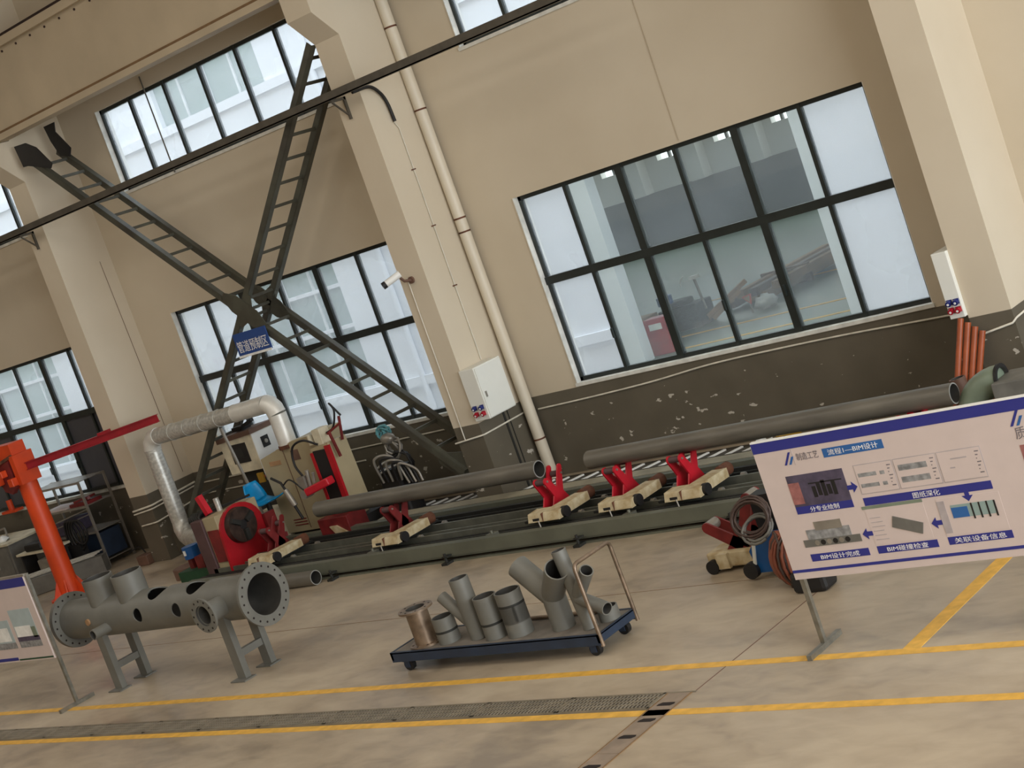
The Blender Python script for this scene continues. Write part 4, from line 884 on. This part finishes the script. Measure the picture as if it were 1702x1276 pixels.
def logo(x0, z0, h):
    for k, (o, zz, zt_) in enumerate(((0, 0, 1), (.42, 0, .62))):
        w_ = h*.2
        build('logo_stroke', MB().prism([(x0+o*h, BY-.001, z0+zz*h), (x0+o*h+w_, BY-.001, z0+zz*h), (x0+o*h+w_+h*.62*(zt_), BY-.001, z0+zt_*h), (x0+o*h+h*.62*zt_, BY-.001, z0+zt_*h)], (0, -.002, 0)), M['bblue' if k == 0 else 'bcyan'], pn)
a = Q(332, 355); logo(a.x, a.z, .1)
a = Q(387, 334); b = Q(482, 318); text('caption', '制造工艺', a.x, b.x, a.z, a.z+.06, BY-.001, M['bink'], pn)
build('divider', MB().box(a.x-.03, a.x-.026, BY-.002, BY, a.z-.03, a.z+.1), M['bline'], pn)
caption((505, 320), (757, 237), '流程1—BIM设计', .26, 'bcyan')
_, r = rect('photo', (345, 470), (612, 440), 'bphoto')
def R2(name, x0, x1, z0, z1, mt, par=pn, d=.002): return build(name, MB().box(x0, x1, BY-d, BY, z0, z1), M[mt], par)
bpy.data.objects.remove(bpy.data.objects['photo'])
A0 = Q(333, 405); A1 = Q(632, 535); A2 = Q(378, 545)
xa, xb = A0.x, Q(583, 370).x; za, zb = Q(380, 540).z, A0.z
p_ = R2('photo', xa, xb, za, zb, 'bphoto')
build('photo_detail', MB().box(xa, xa+.1, BY-.003, BY, za+.02, zb-.06), M['bskin'], p_)
for k in range(5): build('photo_detail', MB().box(xa+.2+.045*k, xa+.235+.045*k, BY-.003, BY, za+.06+.01*(k % 2), za+.15+.02*(k % 3)), M['black'], p_)
build('photo_detail', MB().box(xa+.18, xb-.03, BY-.003, BY, za+.17, za+.18), M['black'], p_)
build('caption_bar', MB().box(xa, xb, BY-.002, BY, za-.06, za), M['bblue'], pn)
text('caption', '分专业绘制', (xa+xb)/2-.13, (xa+xb)/2+.13, za-.052, za-.01, BY-.002, M['bwhite'], pn)
def arrow(c, dx, dz):
    s = .045; P = [(-s, -.4*s), (0, -.4*s), (0, -s), (s, 0), (0, s), (0, .4*s), (-s, .4*s)]
    build('arrow', MB().prism([(c.x+u*dx-v*dz, BY-.001, c.z+u*dz+v*dx) for u, v in P], (0, -.002, 0)), M['bblue'], pn)
arrow(Q(630, 450), 1, 0); arrow(Q(1137, 486), 0, -1); arrow(Q(1004, 608), -1, 0); arrow(Q(698, 656), -1, 0)
def sheet(x0, x1, z0, z1, kind):
    s = R2('drawing_sheet', x0, x1, z0, z1, 'bline'); build('sheet_field', MB().box(x0+.006, x1-.006, BY-.003, BY, z0+.006, z1-.006), M['bpanel'], s)
    for k in range(7):
        zz = z1-.03-(z1-z0-.05)*k/7
        build('sheet_text', MB().box(x1-.05, x1-.018-.012*(k % 3), BY-.004, BY, zz-.008, zz), M['bink'], s)
    w_ = x1-x0-.07
    if kind == 0:
        for zz in (z0+(z1-z0)*.58, z0+(z1-z0)*.22):
            build('drawing', MB().box(x0+.02, x0+w_*.68, BY-.004, BY, zz, zz+.03).box(x0+w_*.8, x0+w_*.95, BY-.004, BY, zz, zz+.028), M['bgrey'], s)
    elif kind == 1:
        for zz in (z0+(z1-z0)*.6, z0+(z1-z0)*.2): build('drawing', MB().box(x0+.03, x0+w_*.95, BY-.004, BY, zz, zz+.045), M['bgrey'], s)
    else:
        build('drawing', MB().box(x0+.08, x0+.12, BY-.004, BY, z0+.1, z0+.11).box(x0+.1, x1-.12, BY-.004, BY, z1-.07, z1-.06), M['bline'], s)
SA = Q(628, 355); SB = Q(795, 330); SC = Q(1003, 298); SD = Q(1190, 262)
zt_, zb_ = SA.z+.0, Q(668, 490).z+.0
xs = [SA.x, SA.x+(SD.x-SA.x)*.32, SA.x+(SD.x-SA.x)*.66, SD.x]
for k in range(3): sheet(xs[k]+.004, xs[k+1]-.004, zb_+.01, zt_, k)
z_ = Q(672, 500).z
build('caption_bar', MB().box(xs[0]-.0, xs[3]+.0, BY-.002, BY, z_-.063, z_), M['bblue'], pn)
text('caption', '图纸深化', (xs[0]+xs[3])/2-.11, (xs[0]+xs[3])/2+.11, z_-.055, z_-.01, BY-.002, M['bwhite'], pn)
# second row
def cap2(p0, p1, s):
    a, b = Q(*p0), Q(*p1); z = a.z
    build('caption_bar', MB().box(a.x, b.x, BY-.002, BY, z-.06, z), M['bblue'], pn)
    c = (a.x+b.x)/2; w_ = min((b.x-a.x)*.85, .062*len(s)*(.8 if 'B' in s else 1.1)); text('caption', s, c-w_/2, c+w_/2, z-.052, z-.01, BY-.002, M['bwhite'], pn); return a.x, b.x, z
xa, xb, z = cap2((444, 748), (700, 718), 'BIM设计完成')
# 3D plant model print
g = build('model_print', MB().box(xa+.03, xb-.1, BY-.003, BY, z+.09, z+.2), M['bgrey'], pn)
build('print_detail', MB().box(xa-.02, xb-.03, BY-.0035, BY, z+.06, z+.12), M['cabg'], g)
build('print_detail', MB().box(xa+.12, xb-.16, BY-.004, BY, z+.19, z+.26), M['rack'], g)
for k in range(6): build('print_detail', MB().cyl((xa+.1+.055*k, BY-.006, z+.09), (xa+.1+.055*k, BY, z+.09), .022, n=10), M['black' if k % 2 else 'rack'], g)
xa, xb, z = cap2((737, 712), (1004, 680), 'BIM碰撞检查')
s = R2('drawing_sheet', xa, xb-.02, z+.01, z+.3, 'bpanel'); build('sheet_head', MB().box(xa-.02, xb-.02, BY-.003, BY, z+.3, z+.325), M['egreen'], s)
for k in range(6): build('sheet_text', MB().box(xa+.02, xa+.13-.01*(k % 3), BY-.004, BY, z+.05+.035*k, z+.055+.035*k), M['bline'], s)
build('print_detail', MB().bar((xa+.2, BY-.004, z+.18), (xb-.08, BY-.004, z+.1), .006, .09), M['cabg'], s)
xa, xb, z = cap2((1050, 672), (1335, 640), '关联设备信息')
s = R2('drawing_sheet', xa, xb-.01, z+.01, z+.3, 'bpanel'); build('sheet_text', MB().box(xa, xa+.06, BY-.004, BY, z+.03, z+.28), M['bline'], s)
build('print_detail', MB().box(xa+.1, xb-.06, BY-.004, BY, z+.14, z+.24), M['facg'], s)
build('print_detail', MB().box(xa+.1, xa+.23, BY-.005, BY, z+.14, z+.22), M['bcyan'], s)
for k in range(4): build('print_detail', MB().box(xa+.26+.06*k, xa+.272+.06*k, BY-.006, BY, z+.12, z+.24), M['black'], s)
a = Q(1328, 183); logo(a.x, a.z, .11)
a = Q(1357, 240); text('caption', '质量', a.x, a.x+.17, a.z, a.z+.09, BY-.001, M['bink'], pn)
a = Q(1368, 265); build('photo', MB().box(a.x, a.x+.5, BY-.002, BY, a.z-.22, a.z), M['bskin'], pn)

b2 = thing('display_board', 'white display board with building pictures at the left edge', 'board', (-19, 10.45, 0))
LY = 10.45
post(b2, -18.13, LY+.02, 1.74, 'zinc'); post(b2, -20.5, LY+.02, 1.74, 'zinc')
pn2 = build('panel', MB().box(-20.9, -18.16, LY, LY+.02, .64, 1.72), M['bpanel'], b2)
build('top_edge', MB().box(-20.9, -18.13, LY-.004, LY+.04, 1.72, 1.745), M['rack'], b2)
def P2(name, x0, x1, z0, z1, mt, d=.002, par=None): return build(name, MB().box(x0, x1, LY-d, LY, z0, z1), M[mt], par or pn2)
P2('band', -20.9, -18.17, 1.6, 1.715, 'bblue'); P2('band', -18.95, -18.17, .655, .675, 'green'); P2('band', -20.9, -18.97, .66, .7, 'bblue')
ph = P2('photo', -18.8, -18.3, .82, 1.32, 'bsky')
P2('photo_building', -18.78, -18.42, .96, 1.1, 'paper', .003, ph); P2('photo_roof', -18.8, -18.3, .9, .96, 'bphoto', .003, ph); P2('photo_tree', -18.42, -18.32, .94, 1.08, 'egreen', .003, ph); P2('photo_ground', -18.8, -18.3, .82, .9, 'bgrey', .003, ph)
ph = P2('photo', -19.35, -18.88, .82, 1.2, 'bsky')
P2('photo_building', -19.35, -18.95, .92, 1.1, 'paper', .003, ph); P2('photo_ground', -19.35, -18.88, .82, .9, 'bgrey', .003, ph)

# ------------------------------------------------------------------ outside: yard, neighbour building with an open hall
build('yard_ground', MB().box(-70, 20, 17.85, 25, -.3, -.02), M['pave'], kind='structure', label='pale paved yard between the buildings')
nb = thing('neighbour_building', 'white factory building across the yard with large windows and an open hall', 'building', (-25, 25, 0))
FY = 25.0; Xo0, Xo1 = -19.35, -14.78
fw = [(-54.3, -50.0), (-42.2, -38.0), (-30.4, -26.65), (-7.0, -3.0)]
m = MB(); ed = [-70]
for a, b in sorted(fw+[(Xo0, Xo1)]): ed += [a, b]
ed.append(20)
for i in range(0, len(ed), 2): m.box(ed[i], ed[i+1], FY, FY+.3, 0, 12)
for a, b in fw: m.box(a, b, FY, FY+.3, 0, .85); m.box(a, b, FY, FY+.3, 4.6, 7.7); m.box(a, b, FY, FY+.3, 9.6, 12)
m.box(Xo0, Xo1, FY, FY+.3, 5.5, 12)
build('wall', m, M['fac'], nb)
for a, b in fw:
    for z0, z1, bars in ((.85, 4.6, (2.27, 3.2)), (7.7, 9.6, ())):
        w_ = build('window', MB().box(a, b, FY+.12, FY+.16, z0, z1), M['facg'], nb)
        for k in range(1, 4): build('mullion', MB().box(a+(b-a)*k/4-.03, a+(b-a)*k/4+.03, FY+.08, FY+.14, z0, z1), M['facf'], w_)
        for z in bars: build('crossbar', MB().box(a, b, FY+.06, FY+.14, z-.04, z+.04), M['fac'], w_)
for z in (.72, 7.72): build('ledge', MB().box(-70, Xo0-.5, FY-.1, FY, z-.1, z+.1), M['fac'], nb)
for x in (-34.5, -25.1, -23.0): build('downpipe', MB().cyl((x, FY-.08, 0), (x, FY-.08, 12), .07, n=12), M['fac'], nb)
for x in (-36.0, -24.2): build('pier', MB().box(x-.25, x+.25, FY-.06, FY, 0, 12), M['fac'], nb)
# hall seen through the opening
oh = thing('opposite_hall', 'interior of the opposite hall with a green floor, seen through the big window', 'hall', (-22, 36, 0))
build('floor', MB().box(-60, 5, 25, 48, -.1, -.005), M['gfloor'], oh)
build('far_wall', MB().box(-60, 5, 47, 47.3, 0, 1.85), M['hwall'], oh, label='dark grey lower wall')
mm = MB(); cur = -60.0
hw = [(-51.5, -50.6), (-43.4, -42.5), (-35.6, -34.6), (-33.1, -32.2), (-30.7, -29.8), (-28.4, -27.7), (-20, -19)]
for a, b in hw: mm.box(cur, a, 47, 47.3, 1.85, 9); mm.box(a, b, 47, 47.3, 1.85, 2.85); mm.box(a, b, 47, 47.3, 6, 9); cur = b
mm.box(cur, 5, 47, 47.3, 1.85, 9)
build('far_wall', mm, M['hwall2'], oh, label='pale upper wall')
for x in (-40.0, -34.2, -31.7, -29.3, -26.9): build('pillar', MB().box(x, x+.55, 46.5, 47, 1.85, 9), M['hwall2'], oh)
for a, b in hw:
    build('window_bar', MB().box(a, b, 47.1, 47.2, 4, 4.1).box((a+b)/2-.05, (a+b)/2+.05, 47.1, 47.2, 2.6, 6), M['cabg'], oh)
build('roof', MB().box(-60, 5, 25.3, 42.5, 9, 9.3), M['hwall'], oh)  # unseen roof, stopped short so that sky light reaches the far wall
build('end_wall', MB().box(-60.3, -60, 25.3, 48, 0, 9), M['hwall'], oh); build('end_wall', MB().box(5, 5.3, 25.3, 48, 0, 9), M['hwall'], oh)
for y in (25.6, 27.0, 31.0): build('floor_line', MB().box(-30, -5, y, y+.12, -.005, .002), M['yellow'], oh)
fe = thing('fire_cabinet', 'red fire cabinet at the left edge of the opposite hall opening', 'cabinet', (-19.3, 25.6, 0))
build('body', MB().box(-19.5, -19.0, 25.5, 25.8, 0, .72), M['redp'], fe); build('label_plate', MB().box(-19.4, -19.1, 25.49, 25.5, .5, .62), M['paper'], fe)
build('crate', MB().box(-21.4, -20.9, 27.4, 27.9, 0, .5), M['tan'], label='cardboard coloured crate inside the opposite hall', cat='crate')
lm = thing('lathe_machine', 'dark machine with a pale lamp arm inside the opposite hall', 'machine', (-20.2, 28, 0))
build('body', MB().box(-20.75, -19.75, 27.7, 28.3, 0, .5).box(-20.6, -20.1, 27.8, 28.2, .5, .62), M['dark'], lm, bev=.03); build('lamp_pole', MB().cyl((-19.75, 28, .3), (-19.8, 28, .98), .03, n=8), M['rack'], lm); build('lamp_head', MB().box(-19.9, -19.72, 27.95, 28.1, .96, 1.03), M['paper'], lm)
build('guard_hoop', MB().sweep([(-20.0+.18*math.cos(t), 28, .85+.22*math.sin(t)) for t in [pi*.6+i*.17 for i in range(8)]], .015, 6), M['paper'], lm)
build('drum', MB().cyl((-20.5, 27.75, .62), (-20.5, 27.75, .8), .17, n=16), M['mblue'], label='blue drum on the dark machine inside the opposite hall', cat='drum')
tb_ = thing('timber_stack', 'long stack of brown timber lying on the green floor of the opposite hall', 'timber', (-19.3, 30, 0))
for k in range(6): build('beam', MB().bar((-19.75+.2*k, 28.9+.15*(k % 3), .12+.14*(k % 2)), (-19.5+.22*k, 32.3+.2*(k % 2), .18+.14*(k % 2)), .19, .17), M['tan' if k % 3 else 'brown'], tb_)
build('strap', MB().box(-19.75, -18.55, 30.3, 30.4, 0, .4), M['brown'], tb_)
for k, (p, q, l) in enumerate((((-19.7, 27.9, .15), (-18.95, 28.5, .6), 'longest slanting plank in front of the timber stack'), ((-19.5, 27.8, .1), (-18.9, 28.1, .48), 'shorter slanting plank beside the warning sign'), ((-19.9, 28.0, .05), (-19.2, 28.2, .32), 'lowest plank nearest the dark machine'))):
    build('timber_plank', MB().bar(p, q, .12, .09), M['tan'], label=l+' in the opposite hall', cat='plank', group='planks in the opposite hall')
wsn = thing('warning_sign', 'orange warning triangle inside the opposite hall', 'sign', (-18.66, 27.9, 0))
build('triangle', MB().prism([(-18.78, 27.9, .36), (-18.54, 27.9, .4), (-18.6, 27.9, .18)], (0, .02, 0)), M['orange'], wsn)
build('triangle_field', MB().prism([(-18.74, 27.895, .345), (-18.58, 27.895, .37), (-18.62, 27.895, .23)], (0, .004, 0)), M['tan'], wsn)
build('post', MB().bar((-18.64, 27.93, 0), (-18.64, 27.93, .2), .03, .03), M['rack'], wsn)
build('plastic_sheet', MB().ball((-18.38, 28.1, .14), .26, .2, .14, jit=.25), M['paper'], label='crumpled pale plastic sheet inside the opposite hall', cat='sheet')
